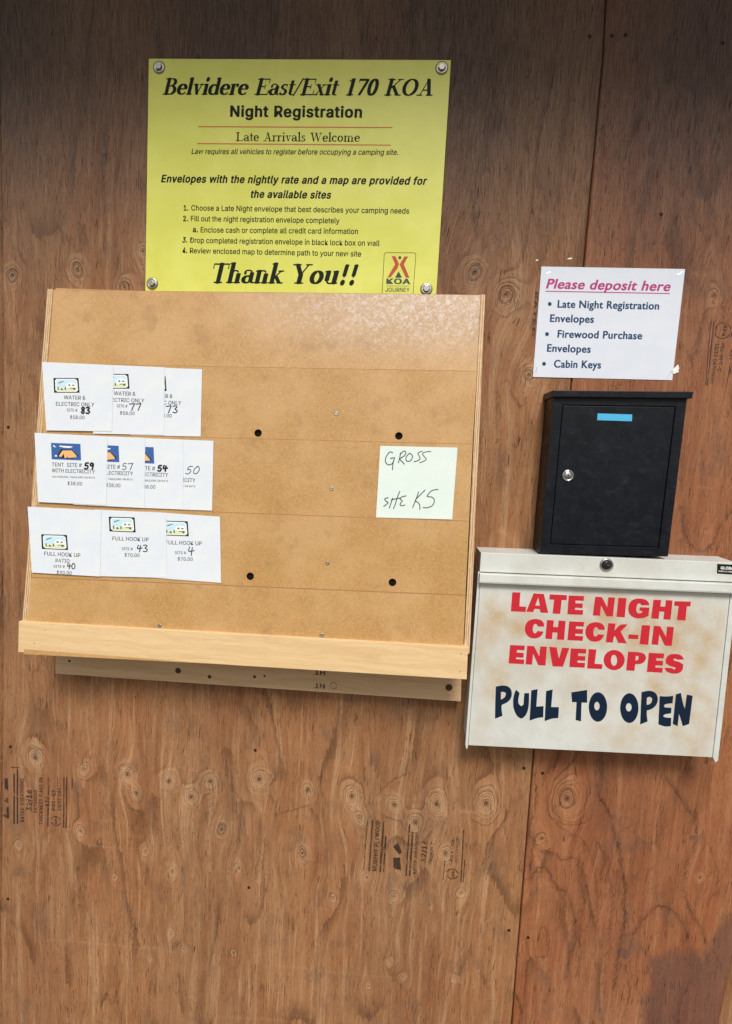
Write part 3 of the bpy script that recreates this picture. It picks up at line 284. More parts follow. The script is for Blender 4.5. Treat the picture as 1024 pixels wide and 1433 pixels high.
[147,[23,85,24,152,6,154,4,159,6,164,22,165,25,168,30,170,45,171,58,169,62,165,69,165,78,167,91,167,100,165,111,161,118,156,124,150,129,142,132,134,132,121,128,109,121,99,111,91,121,86,130,80,136,72,141,62,144,52,144,41,142,32,138,24,132,15,123,8,112,2,98,-2,81,-2,62,0,60,-2,55,-5,41,-6,29,-4,22,0,6,1,4,6,6,11,24,12],[86,81,84,82,61,81,61,12,62,12,88,12,97,20,104,32,106,41,106,48,103,61,96,73],[61,141,61,95,62,93,66,94,74,96,81,98,90,104,96,116,97,130,96,138,92,145,84,154,61,152]],
[105,[81,1,62,-2,49,-2,36,1,27,5,19,11,13,18,8,26,5,36,2,48,2,59,4,72,8,84,13,92,20,100,29,106,40,110,49,112,66,112,78,110,88,106,97,100,104,92,109,84,113,72,109,69,110,58,106,55,92,53,40,52,42,41,45,31,52,19,59,12,65,15,82,17,91,28,95,29,99,28,101,25,101,21,96,14,96,9,90,5],[56,96,50,89,46,82,41,65,77,65,76,70,68,89,59,98]],
[62,[2,4,2,9,4,11,15,12,16,12,16,15,16,155,15,157,6,157,5,160,5,165,6,168,15,169,18,172,25,175,38,176,48,175,52,172,54,170,54,12,66,11,68,9,68,4,65,0,52,0,45,-3,35,-3,25,-3,18,0,5,0]],
[109,[75,36,71,24,76,4,69,0,60,-1,52,0,45,2,43,6,17,98,4,99,2,104,4,109,15,110,22,113,30,113,38,113,45,110,56,109,58,105,57,100,55,98,49,98,66,41,84,98,71,99,69,104,71,109,72,110,88,110,90,113,92,113,95,113,98,110,114,109,116,104,114,99,95,98]],
[62,[2,4,2,9,4,11,15,12,16,14,16,96,9,97,7,101,8,106,10,108,16,109,20,111,26,113,41,113,50,111,54,108,54,12,66,11,68,8,68,3,65,0,52,0,45,-3,34,-3,25,-3,18,0,5,0],[51,141,45,133,36,130,29,131,21,138,17,146,16,159,20,170,26,178,32,180,38,180,44,178,49,172,53,165,54,159,54,150]],
[122,[81,1,65,-3,45,-3,32,0,21,6,13,14,5,28,1,45,1,60,3,71,8,84,14,92,24,101,32,105,45,108,62,108,76,106,76,155,75,157,69,157,67,161,68,166,69,168,75,169,78,172,82,175,92,176,104,175,111,173,114,170,114,18,115,16,124,16,125,14,125,9,123,5,114,3,104,0,89,-1],[76,74,76,82,71,89,55,93,46,82,42,71,39,54,40,40,42,34,46,22,55,12,61,14,70,15,76,22]],
[90,[2,4,2,9,4,11,15,12,16,14,16,96,6,97,4,102,6,108,8,108,16,109,21,112,29,113,44,113,52,110,61,113,71,113,76,115,81,115,85,113,91,105,92,95,90,86,84,79,76,77,69,81,65,88,62,101,56,98,54,95,54,12,66,11,68,6,66,1,52,0,42,-3,30,-3,18,0,5,0]],
[144,[81,0,64,0,55,-5,40,-6,29,-4,21,0,8,0,5,3,5,8,6,11,21,12,24,12,24,15,24,152,6,154,4,159,6,164,21,165,30,170,44,171,56,169,64,165,135,165,138,162,139,122,138,118,135,117,132,118,131,121,131,151,130,153,64,153,61,152,62,91,95,91,96,92,96,105,98,110,101,111,104,105,104,65,101,59,98,60,96,64,96,79,62,79,61,12,64,12,135,12,136,15,139,48,140,50,142,51,145,50,147,46,144,5,142,1,140,0,138,1,135,0]],
[112,[118,11,118,5,115,1,90,1,88,4,87,9,82,9,80,5,72,1,61,-2,51,-2,39,-2,29,1,20,5,14,10,7,19,4,30,5,41,10,51,18,59,29,64,40,67,59,67,66,69,67,70,67,89,77,94,72,98,68,100,56,103,42,102,35,99,34,99,39,90,39,82,38,79,34,74,31,72,26,71,20,75,16,84,16,89,19,96,18,100,20,104,28,109,38,113,50,115,62,114,75,110,84,105,89,99,90,93,100,92,105,89,105,14,115,14],[44,20,50,12,60,13,67,16,67,51,51,53,46,49,43,42,41,35,41,28]],
[87,[88,27,85,19,80,11,74,5,65,1,55,-2,46,-2,35,-2,21,3,19,-1,16,0,14,7,9,12,6,18,7,20,14,24,14,35,16,38,19,38,20,36,21,23,33,21,40,14,45,10,53,18,56,22,57,30,56,40,50,49,46,52,39,53,31,56,29,59,19,66,14,72,12,80,12,88,15,96,20,102,29,108,40,111,59,112,71,108,74,113,77,112,80,101,78,98,78,80,76,77,74,77,72,80,71,95,59,96,50,100,45,98,41,92,39,88,39,81,41,74,46,69,61,66,64,64,66,61,73,58,80,52,87,40,88,34]],
[70,[51,76,51,18,47,12,50,10,56,13,66,13,71,11,73,8,70,4,62,0,55,-2,45,-2,38,0,30,4,19,16,19,98,6,99,4,105,6,109,7,110,19,110,19,142,20,145,26,148,34,148,42,148,49,146,51,142,51,110,70,110,72,109,73,105,73,101,70,98,51,98]],
[112,[2,4,2,9,5,12,26,12,49,48,21,98,4,99,2,104,4,109,18,110,25,113,32,113,40,113,48,110,56,109,58,106,58,102,55,98,68,76,82,98,74,99,72,104,74,109,90,110,92,111,95,110,116,109,118,104,116,99,94,98,73,66,104,12,121,11,123,6,121,1,107,0,100,-3,92,-3,85,-3,78,0,69,1,67,4,67,8,70,12,55,38,38,12,46,11,48,6,46,1,30,0,28,-1,25,0,5,0]],
[107,[79,50,79,12,96,11,98,6,96,1,80,0,76,-3,70,-5,56,-6,45,-4,40,0,25,0,22,4,22,9,24,11,41,12,41,139,41,144,40,144,28,137,24,137,20,140,19,144,22,148,41,159,41,165,43,168,50,170,69,170,76,168,79,165]],
[112,[86,166,105,166,108,161,118,158,119,154,64,4,61,1,56,0,42,0,37,2,36,6,86,144,21,144,18,128,17,125,15,124,12,125,11,130,14,156,16,164,18,166]],
[114,[81,1,70,-2,52,-2,40,1,33,5,25,12,18,22,11,40,12,42,10,45,11,48,9,50,10,52,8,55,9,58,7,60,8,64,7,66,8,69,6,71,7,74,6,78,8,80,6,82,8,85,6,88,7,91,6,94,8,96,7,99,8,101,7,105,9,108,8,110,10,112,9,115,11,118,10,120,12,122,11,125,18,142,25,152,33,160,46,166,56,167,71,167,82,164,90,160,98,152,104,142,111,125,110,122,112,120,111,118,114,115,112,112,114,110,114,108,115,105,114,101,116,99,114,96,116,94,115,91,117,88,115,85,117,82,115,80,117,78,115,74,116,71,114,69,116,66,114,64,115,60,114,58,114,55,112,52,114,50,111,48,112,45,110,42,111,40,104,22,98,12,90,5],[79,64,77,66,79,69,78,71,79,74,78,78,80,80,78,82,80,85,78,88,79,91,78,94,79,96,77,99,79,101,77,104,78,106,76,109,77,111,75,114,76,116,74,119,75,121,73,124,73,126,72,128,72,130,64,145,61,149,55,139,49,126,50,124,48,121,48,119,47,116,47,114,46,111,46,109,45,106,46,104,43,101,45,99,43,96,45,94,43,91,44,88,42,85,44,82,42,80,44,78,43,74,45,71,43,69,45,66,43,64,46,61,45,59,46,56,46,54,47,51,47,49,48,46,48,44,50,41,49,39,51,38,51,35,58,20,61,16,68,26,73,39,73,41,75,44,74,46,76,49,75,51,77,54,76,56,78,59,77,61]],
[164,[144,-1,111,1,110,4,110,8,111,11,113,12,68,78,62,72,61,70,61,12,79,11,81,6,79,1,62,0,56,-4,42,-6,29,-4,22,0,6,1,4,6,6,11,24,12,24,109,24,152,6,154,4,159,6,164,22,165,29,169,42,171,56,169,62,165,79,164,81,159,79,154,61,152,61,100,62,99,74,102,120,152,104,154,102,159,104,164,161,164,163,159,161,154,136,153,87,100,93,96,151,12,172,12,175,10,175,4,172,0]],
[169,[154,30,145,19,132,9,118,2,101,-2,76,-2,60,2,45,9,33,19,23,31,20,35,20,38,18,40,18,42,15,45,16,48,14,50,15,52,12,55,13,58,11,60,11,62,10,66,11,69,9,71,10,74,8,78,10,80,8,82,10,85,8,88,10,91,9,94,11,96,10,99,11,102,11,105,13,108,12,110,15,112,14,115,16,118,15,120,18,122,18,125,20,128,20,130,23,134,33,146,45,156,55,161,69,165,86,167,102,166,119,163,132,156,145,146,151,139,152,136,157,130,157,128,160,125,159,122,162,120,161,118,164,115,163,112,165,110,165,108,167,105,166,102,168,99,166,96,169,94,167,91,169,88,167,85,169,82,167,80,169,78,167,74,169,71,166,69,168,66,166,62,167,60,165,58,165,55,163,52,164,50,161,48,162,45,159,42,160,40,157,38,157,35],[99,150,91,154,88,155,74,148,64,138,58,130,56,124,54,121,54,119,51,116,52,114,50,111,50,109,48,106,49,104,47,101,48,99,46,96,47,94,46,90,47,88,45,85,47,82,45,80,47,78,46,75,47,71,46,69,48,66,47,64,49,61,48,59,50,56,50,54,52,51,51,49,54,46,54,44,56,41,58,35,67,24,74,18,89,10,103,18,110,24,119,35,122,41,124,44,124,46,126,49,126,51,128,54,127,56,130,59,128,61,131,64,129,66,131,69,130,71,132,75,131,78,133,80,131,82,133,85,131,88,132,90,130,94,131,96,129,99,131,101,128,104,130,106,127,109,128,111,126,114,126,116,124,119,124,121,122,122,119,130,114,138]],
[162,[125,-1,100,0,98,1,97,6,99,11,109,12,110,14,100,48,98,49,55,49,43,12,61,11,63,6,61,1,35,-1,31,0,5,0,2,4,2,9,5,12,31,12,33,14,73,136,73,140,67,162,68,165,71,166,79,168,91,168,99,166,103,164,146,12,165,12,168,9,168,4,165,0],[79,120,79,121,77,119,59,61,96,61]],
[142,[56,148,56,152,55,153,15,153,14,151,14,121,12,118,9,117,6,122,6,159,8,164,10,165,55,165,58,168,62,170,76,171,89,169,95,165,140,165,143,162,144,122,142,118,140,117,138,118,136,122,136,152,124,153,94,152,94,12,111,11,113,5,112,1,110,0,95,0,92,-2,88,-5,72,-6,60,-4,55,0,40,0,38,3,37,8,39,11,56,12]],
[127,[16,62,16,155,15,157,6,157,5,160,5,165,6,168,15,169,18,172,25,175,38,176,48,175,52,172,54,170,54,110,66,112,79,110,86,107,92,102,97,96,97,92,93,89,89,88,78,98,69,100,61,99,54,95,54,12,64,11,66,5,64,1,62,0,52,0,45,-3,34,-3,25,-3,18,0,8,0,6,1,4,6,6,11,16,12],[89,-3,80,0,70,0,67,4,67,9,69,11,78,12,78,80,81,83,89,85,108,85,115,82,117,80,117,12,126,11,128,9,128,4,125,0,115,0,104,-3]],
[127,[72,100,68,100,61,99,54,95,54,12,64,11,66,6,64,1,62,0,52,0,45,-3,36,-3,25,-3,18,0,6,1,4,6,6,11,16,12,16,96,6,97,4,102,6,108,8,108,16,109,21,112,29,113,44,113,54,110,61,112,74,112,82,109,90,104,96,97,97,94,95,90,92,88,89,88,79,97],[89,-3,80,0,70,0,67,4,67,9,69,11,78,12,78,80,81,83,89,85,108,85,115,82,117,80,117,12,126,11,128,9,128,4,125,0,115,0,104,-3]],
[124,[81,0,79,1,77,4,78,11,55,42,54,40,54,12,64,11,66,6,64,1,52,0,44,-3,32,-3,25,-3,18,0,8,0,5,3,5,8,6,11,16,12,16,146,16,156,6,157,5,160,4,164,6,168,15,169,16,171,20,174,29,176,44,175,51,173,54,170,54,74,54,68,55,67,83,98,71,99,69,104,71,109,118,110,120,107,120,102,119,99,98,97,69,66,70,65,77,61,112,12,131,11,133,8,132,3,130,0,100,-1]],
[157,[155,165,159,164,160,161,160,156,159,154,132,153,95,86,102,80,102,12,119,11,121,6,119,1,118,0,100,0,92,-3,82,-3,72,-3,65,0,46,1,44,6,46,11,63,12,63,76,24,152,1,154,-1,159,1,164,2,165,20,165,29,168,38,168,46,168,55,165,69,164,71,159,69,154,61,152,89,99,119,152,106,154,104,159,106,164,130,166,134,165]],
[114,[81,0,71,-2,56,-2,44,0,35,2,28,6,20,12,13,21,9,30,6,40,5,51,5,62,8,76,12,86,18,95,24,101,35,108,44,110,58,112,72,112,84,109,95,104,102,98,109,89,113,80,117,66,118,55,117,44,113,30,107,19,100,10,92,5],[49,28,55,18,61,12,67,18,74,28,77,36,80,46,80,64,77,74,71,88,61,98,55,92,49,82,45,74,43,64,43,46,45,36]],
[127,[54,108,54,30,52,28,46,25,48,20,56,12,64,10,71,11,76,14,78,16,78,96,71,98,69,102,71,108,79,109,82,111,89,113,108,113,115,110,117,108,117,15,118,14,126,14,128,9,126,3,118,2,112,-1,104,-3,89,-3,79,0,70,-2,58,-2,48,2,40,8,34,15,30,24,20,26,16,29,16,96,6,97,4,101,5,106,8,108,16,109,25,113,34,113,48,112,52,110]],
[75,[49,65,47,56,44,54,39,54,35,58,35,64,26,67,24,70,26,160,29,163,35,165,50,165,56,163,59,160,56,70,55,68],[25,26,31,34,40,38,48,36,55,30,60,19,60,8,57,-2,50,-10,44,-13,39,-12,33,-10,27,-5,24,2,22,10,22,18]],
[67,[22,60,57,166,61,170,69,170,72,168,73,164,15,-6,11,-10,6,-11,1,-9,0,-5]]],
[[78],
[142,[56,148,56,13,132,13,137,50,140,54,142,51,143,46,138,5,136,1,56,0,52,-4,42,-7,32,-4,29,0,7,0,6,1,4,8,6,12,28,13,29,15,29,150,28,152,8,152,5,155,5,161,8,165,29,165,32,169,41,172,51,170,55,168,56,165,78,165,79,164,80,160,80,156,79,153,58,152,56,151]],
[112,[118,11,118,5,115,1,90,1,88,2,86,8,81,9,77,8,74,4,69,1,61,-2,51,-3,34,0,26,4,20,9,13,19,10,30,11,41,15,51,24,60,35,65,48,68,58,67,72,71,73,89,78,94,71,99,61,102,49,102,38,100,30,96,33,94,35,90,35,82,31,77,26,76,22,79,20,84,20,89,22,94,20,100,22,105,30,110,40,114,54,115,65,114,72,112,80,108,86,101,89,94,95,92,99,90,100,88,100,15,101,14,115,14],[42,15,46,12,50,10,72,19,73,52,61,51,50,55,45,53,41,49,37,41,35,31,37,22]],
[70,[24,85,23,96,22,97,8,97,5,100,5,105,6,109,8,110,23,110,24,142,24,145,28,148,38,149,44,147,46,144,47,110,70,110,72,108,73,101,70,97,48,97,47,96,46,18,44,12,50,10,60,14,66,13,69,10,69,6,66,2,61,0,50,-3,39,0,30,6,24,16]],
[105,[44,23,51,14,59,10,71,16,82,17,88,21,92,28,95,30,98,28,99,25,98,19,89,8,78,0,65,-3,48,-2,34,4,23,12,15,24,10,39,8,56,9,70,15,86,23,98,34,106,48,112,61,113,70,112,79,109,86,105,92,100,102,86,107,72,105,68,105,58,101,54,95,52,35,52,37,36],[42,84,37,72,36,65,78,65,81,65,82,66,79,78,75,86,69,94,61,99,58,99,52,96,46,90]],
[162,[125,-1,121,0,100,0,98,2,97,9,99,12,115,14,105,48,102,49,54,49,42,14,61,12,63,9,63,5,62,1,60,0,38,0,35,-1,32,0,5,0,2,4,2,10,5,13,34,13,47,52,47,58,50,64,77,144,76,148,72,162,73,165,78,168,88,169,94,167,98,164,140,14,165,13,168,9,168,4,165,0,139,0,130,-2],[94,85,81,131,80,130,58,62,59,61,100,62,101,62]],
[90,[2,10,5,13,22,14,22,96,6,97,4,102,6,108,21,110,28,113,36,114,46,111,49,107,59,112,69,114,72,112,74,109,79,109,84,106,87,102,88,95,85,88,81,84,76,84,70,88,67,95,68,101,58,98,52,95,49,90,48,14,66,12,68,6,66,1,48,0,42,-3,35,-4,28,-3,22,0,5,0,2,4]],
[62,[2,10,5,13,22,14,21,96,9,97,7,100,8,106,10,109,21,109,26,112,32,114,44,112,47,110,48,108,48,14,66,12,68,9,68,3,65,0,48,0,42,-3,32,-4,26,-2,22,0,5,0,2,4],[48,162,49,155,48,150,44,142,40,139,35,138,30,139,26,142,22,149,22,156,23,164,27,169,32,172,39,171,44,168]],
[110,[59,49,64,32,65,33,85,96,71,98,69,104,71,109,89,110,92,114,96,110,114,109,116,104,114,98,94,97,92,95,68,19,71,4,67,0,60,-2,53,0,49,4,22,96,4,98,2,104,4,109,19,110,24,113,30,114,36,113,41,110,56,109,58,104,56,98,45,96]],
[62,[2,10,5,13,20,13,22,15,22,155,21,156,6,157,5,160,5,165,8,169,21,170,23,172,28,175,35,177,41,176,46,174,48,170,48,15,50,13,66,12,68,9,68,4,65,0,48,0,42,-3,32,-4,26,-2,22,0,5,0,2,4]],
[88,[74,76,72,80,72,95,64,95,54,99,46,99,40,96,36,90,34,82,36,76,40,71,44,69,50,69,56,67,60,62,71,56,79,48,82,40,83,30,82,21,77,12,68,3,55,-2,46,-3,35,-2,21,4,19,-1,16,-1,15,2,14,10,10,18,11,20,14,22,15,35,16,38,19,38,20,36,21,24,29,22,36,14,42,11,49,11,55,15,59,21,62,30,60,40,55,48,50,51,38,54,34,58,25,64,20,70,17,76,16,85,17,92,20,99,29,107,40,112,54,113,64,110,71,107,73,112,75,114,77,112,78,109,78,82,77,78]],
[222,[50,150,78,40,107,142,104,152,84,153,82,156,83,162,85,165,136,164,138,160,137,154,135,152,130,152,129,150,158,39,191,151,174,153,172,158,173,164,175,165,195,165,198,166,200,165,226,164,228,159,226,153,200,152,199,150,161,22,165,8,162,4,155,1,150,1,144,3,141,6,112,122,110,125,81,22,84,6,80,2,74,1,66,2,61,5,26,150,25,152,2,152,1,154,-1,158,0,162,2,165,24,165,29,168,38,169,42,168,46,165,62,165,64,164,66,158,64,153,51,152,50,152]],
[100,[92,82,90,78,88,75,84,73,80,74,74,79,73,82,73,89,61,98,58,100,55,99,47,92,39,81,34,66,33,54,34,44,37,32,43,21,51,13,55,11,59,11,64,14,72,21,84,22,91,20,95,18,95,15,92,11,85,5,78,1,69,-2,58,-3,46,-2,38,1,24,10,18,18,12,29,8,39,7,52,7,66,10,76,15,88,22,98,30,105,41,110,56,113,69,112,82,106,94,96,95,92,92,90]],
[115,[81,1,72,-2,62,-3,50,-2,41,1,34,5,25,12,20,20,14,33,11,44,10,55,11,66,15,80,20,90,28,100,36,106,45,110,64,113,74,111,85,107,92,102,99,95,105,86,109,77,111,66,112,55,111,44,108,30,103,20,97,12,88,5],[42,81,39,70,37,60,37,50,39,40,43,28,48,20,56,12,62,11,69,14,74,20,82,34,85,50,85,60,84,70,76,88,70,95,62,99,59,99,51,94,46,88]],
[192,[81,0,71,1,69,8,71,11,72,13,84,14,84,81,89,85,98,87,101,95,106,101,111,106,118,110,124,112,131,113,139,111,145,109,152,104,157,98,158,92,155,88,151,88,145,94,139,98,128,100,121,98,116,95,111,91,108,85,111,80,111,14,124,12,126,8,124,1,123,0,110,0,105,-3,99,-4,91,-3,85,0],[72,99,65,100,59,98,52,94,48,90,48,14,61,12,63,8,62,1,60,0,48,0,42,-3,35,-4,28,-3,22,0,9,1,7,6,9,12,22,14,22,96,6,97,4,101,6,108,8,109,21,110,28,113,34,114,45,112,47,110,49,107,59,111,70,113,79,111,86,106,94,99,95,95,94,90,90,88,81,95],[147,46,146,80,148,82,152,85,160,87,168,85,172,82,174,80,173,14,189,12,191,6,189,1,172,0,168,-3,160,-4,152,-3,148,0,131,1,129,6,131,12,147,14]]]]

FONTCHARS = {'sans': "ACDEFHIJKLNOPRSTUVWYabcdefghijklmnopqrstuvwxyz0123456789$.,'#&", 'sansbold': 'ABCDEGHIKLMNOPRSTUWXYabcdefghilmnoprstvwy01234569./-',
             'humanist': 'PleasdpoithrLNgRnEvFwucCbKy', 'serifbold': 'BelvidrEastx170KOAThnkYou!/', 'serif': 'LateArivlsWcom'}
FONTS = {}
for (nm, chars), rows in zip(FONTCHARS.items(), GLYPHS):
    FONTS[nm] = {ch: [row[0], [list(zip(L[0::2], L[1::2])) for L in row[1:]]] for ch, row in zip(' '+chars, rows)}
CAPREF = {'sans': 'E', 'sansbold': 'E', 'humanist': 'E', 'serifbold': 'E', 'serif': 'L'}
CAPH = {nm: max(p[1] for L in FONTS[nm][c][1] for p in L) for nm, c in CAPREF.items()}
for F_ in FONTS.values():
    for ch, g in F_.items():
        Ls = sorted(g[1], key=lambda L: -abs(larea(L))); out = []
        for L in Ls:
            for S in out:
                if inside(L[0], S[0]) and not any(inside(L[0], hh) for hh in S[1:]): S.append(L); break
            else: out.append([L])
        g[1] = out
def text_shapes(s, font, shear=0.0, track=0.0):
    x = 0; R = []
    G = FONTS[font]
    for ch in s:
        adv, shp = G[ch]
        for S in shp: R.append([[(x+a+shear*b, b) for a, b in L] for L in S])
        x += adv + track
    xs = [p[0] for S in R for p in S[0]]
    cap = CAPH[font]
    return R, min(xs), max(xs), cap
def line(s, font, F, A, B, cap_px, shear=0.0, h=0.012, mode='px', track=0.0, clip=None):
    """text whose inked width runs from A to B (photo survey points) with the given cap height"""
    R, x0, x1, cap = text_shapes(s, font, shear, track)
    a = Vector(F.at(*A)); b = Vector(F.at(*B)); t = Vector(F.at(A[0], A[1]-cap_px))
    d = b-a; sx = d.length/(x1-x0); d.normalize(); nrm = Vector((-d.y, d.x)); hh = abs((t-a).dot(nrm))/cap
    f = lambda p: tuple(a + d*((p[0]-x0)*sx) + nrm*(p[1]*hh))
    return [[[f(p) for p in L] for L in S] for S in R]
def say(name, F, h, mat, parent, *lines):
    sh = []
    for L in lines: sh += line(*L[:2], F, *L[2:])
    return printed(name, sh, F, h, mat, parent)
def smooth_loop(L, lim=52, it=2):
    for _ in range(it):
        out = []
        n = len(L)
        for i in range(n):
            p, q, r = Vector(L[i-1]), Vector(L[i]), Vector(L[(i+1) % n])
            a = (q-p); b = (r-q)
            if a.length < 1e-6 or b.length < 1e-6: continue
            if math.degrees(a.angle(b)) < lim: out += [tuple(q+(p-q)*.25), tuple(q+(r-q)*.25)]
            else: out.append(tuple(q))
        L = out; lim *= .8
    return L
def ell(cx, cy, rx, ry, n=36): return [(cx+rx*math.cos(2*math.pi*i/n), cy+ry*math.sin(2*math.pi*i/n)) for i in range(n)]
def spline(P, n=6):
    P = [Vector(p) for p in P]
    if len(P) < 3: return [tuple(p) for p in P]
    out = []
    for i in range(len(P)-1):
        p0, p1, p2, p3 = P[max(i-1, 0)], P[i], P[i+1], P[min(i+2, len(P)-1)]
        for k in range(n):
            t = k/n; out.append(tuple(.5*((2*p1)+(p2-p0)*t+(2*p0-5*p1+4*p2-p3)*t*t+(3*p1-p0-3*p2+p3)*t**3)))
    out.append(tuple(P[-1])); return out
def pen(name, F, strokes, w, h, mat, parent, smooth=True):
    """handwriting: ink lines with a low ridge; strokes in survey points"""
    V, Fa = [], []
    for st in strokes:
        st = spline(st) if smooth else st
        pts = [Vector(F.at(*p)) for p in st]
        pts = [p for i, p in enumerate(pts) if i == 0 or (p-pts[i-1]).length > 1e-5]
        for i, p in enumerate(pts):
            d = (pts[min(i+1, len(pts)-1)]-pts[max(i-1, 0)]); d = d.normalized() if d.length else Vector((1, 0)); n = Vector((-d.y, d.x))*w/2
            e = d*(-w/2 if i == 0 else w/2 if i == len(pts)-1 else 0)
            b = len(V)
            for q, hh in ((p+n+e*.6, h), (p+e, h+.008), (p-n+e*.6, h)): V.append(wm(F.P(q.x, q.y, hh)))
            if i:
                Fa += [(b-3, b-2, b+1, b), (b-2, b-1, b+2, b+1)]
    me = bpy.data.meshes.new(name); me.from_pydata([tuple(v) for v in V], [], Fa); return link(name, me, mat, parent)

# ------------------------------------------------------------------ materials
def mat(name, rgb=(.5, .5, .5), rough=.5, metal=0.0, spec=.5):
    m = bpy.data.materials.new(name); m.use_nodes = True; b = m.node_tree.nodes['Principled BSDF']
    b.inputs['Base Color'].default_value = (*rgb, 1); b.inputs['Roughness'].default_value = rough
    b.inputs['Metallic'].default_value = metal; b.inputs['Specular IOR Level'].default_value = spec
    return m
class N:
    """small node-graph writer"""
    def __init__(s, m): s.m = m; s.t = m.node_tree; s.b = s.t.nodes['Principled BSDF']
    def new(s, k, **kw):
        n = s.t.nodes.new(k)
        for a, v in kw.items(): setattr(n, a, v)
        return n
    def put(s, sock, v):
        if isinstance(v, bpy.types.NodeSocket): s.t.links.new(v, sock)
        elif isinstance(v, (tuple, list)) and len(v) == 3 and sock.type == 'RGBA': sock.default_value = (*v, 1)
        else: sock.default_value = v
    def math(s, op, a, b=None, c=None, clamp=False):
        n = s.new('ShaderNodeMath', operation=op); n.use_clamp = clamp
        for i, v in enumerate((a, b, c)):
            if v is not None: s.put(n.inputs[i], v)
        return n.outputs[0]
    def add(s, a, b): return s.math('ADD', a, b)
    def mul(s, a, b): return s.math('MULTIPLY', a, b)
    def sm(s, x, a, b, lo=0.0, hi=1.0):
        n = s.new('ShaderNodeMapRange', interpolation_type='SMOOTHSTEP')
        for i, v in enumerate((x, a, b, lo, hi)): s.put(n.inputs[i], v)
        return n.outputs[0]
    def mix(s, f, a, b, mode='MIX'):
        n = s.new('ShaderNodeMix', data_type='RGBA', blend_type=mode)
        s.put(n.inputs[0], f); s.put(n.inputs[6], a); s.put(n.inputs[7], b); return n.outputs[2]
    def attr(s, name): return s.new('ShaderNodeAttribute', attribute_name=name).outputs['Fac']
    def xyz(s):
        if not hasattr(s, '_xyz'):
            tc = s.new('ShaderNodeTexCoord'); sp = s.new('ShaderNodeSeparateXYZ'); s.t.links.new(tc.outputs['Object'], sp.inputs[0])
            s._xyz = [s.mul(o, 1/I) for o in sp.outputs]
        return s._xyz
    def noise(s, x, y, z, sx=1, sy=1, sz=1, detail=3.0, rough=.55, off=(0, 0, 0), dist=0.0):
        c = s.new('ShaderNodeCombineXYZ')
        for i, (v, k) in enumerate(((x, sx), (y, sy), (z, sz))):
            s.put(c.inputs[i], s.math('MULTIPLY_ADD', v, k, off[i]) if not isinstance(v, (int, float)) else v)
        n = s.new('ShaderNodeTexNoise'); n.inputs['Scale'].default_value = 1; n.inputs['Detail'].default_value = detail
        n.inputs['Roughness'].default_value = rough; n.inputs['Distortion'].default_value = dist
        s.t.links.new(c.outputs[0], n.inputs['Vector']); return n.outputs[0]
    def col(s, v): s.put(s.b.inputs['Base Color'], v)
    def rough(s, v): s.put(s.b.inputs['Roughness'], v)
    def bump(s, h, dist=.0005, strength=1.0):
        n = s.new('ShaderNodeBump'); n.inputs['Distance'].default_value = dist; n.inputs['Strength'].default_value = strength
        s.put(n.inputs['Height'], h); s.t.links.new(n.outputs[0], s.b.inputs['Normal'])

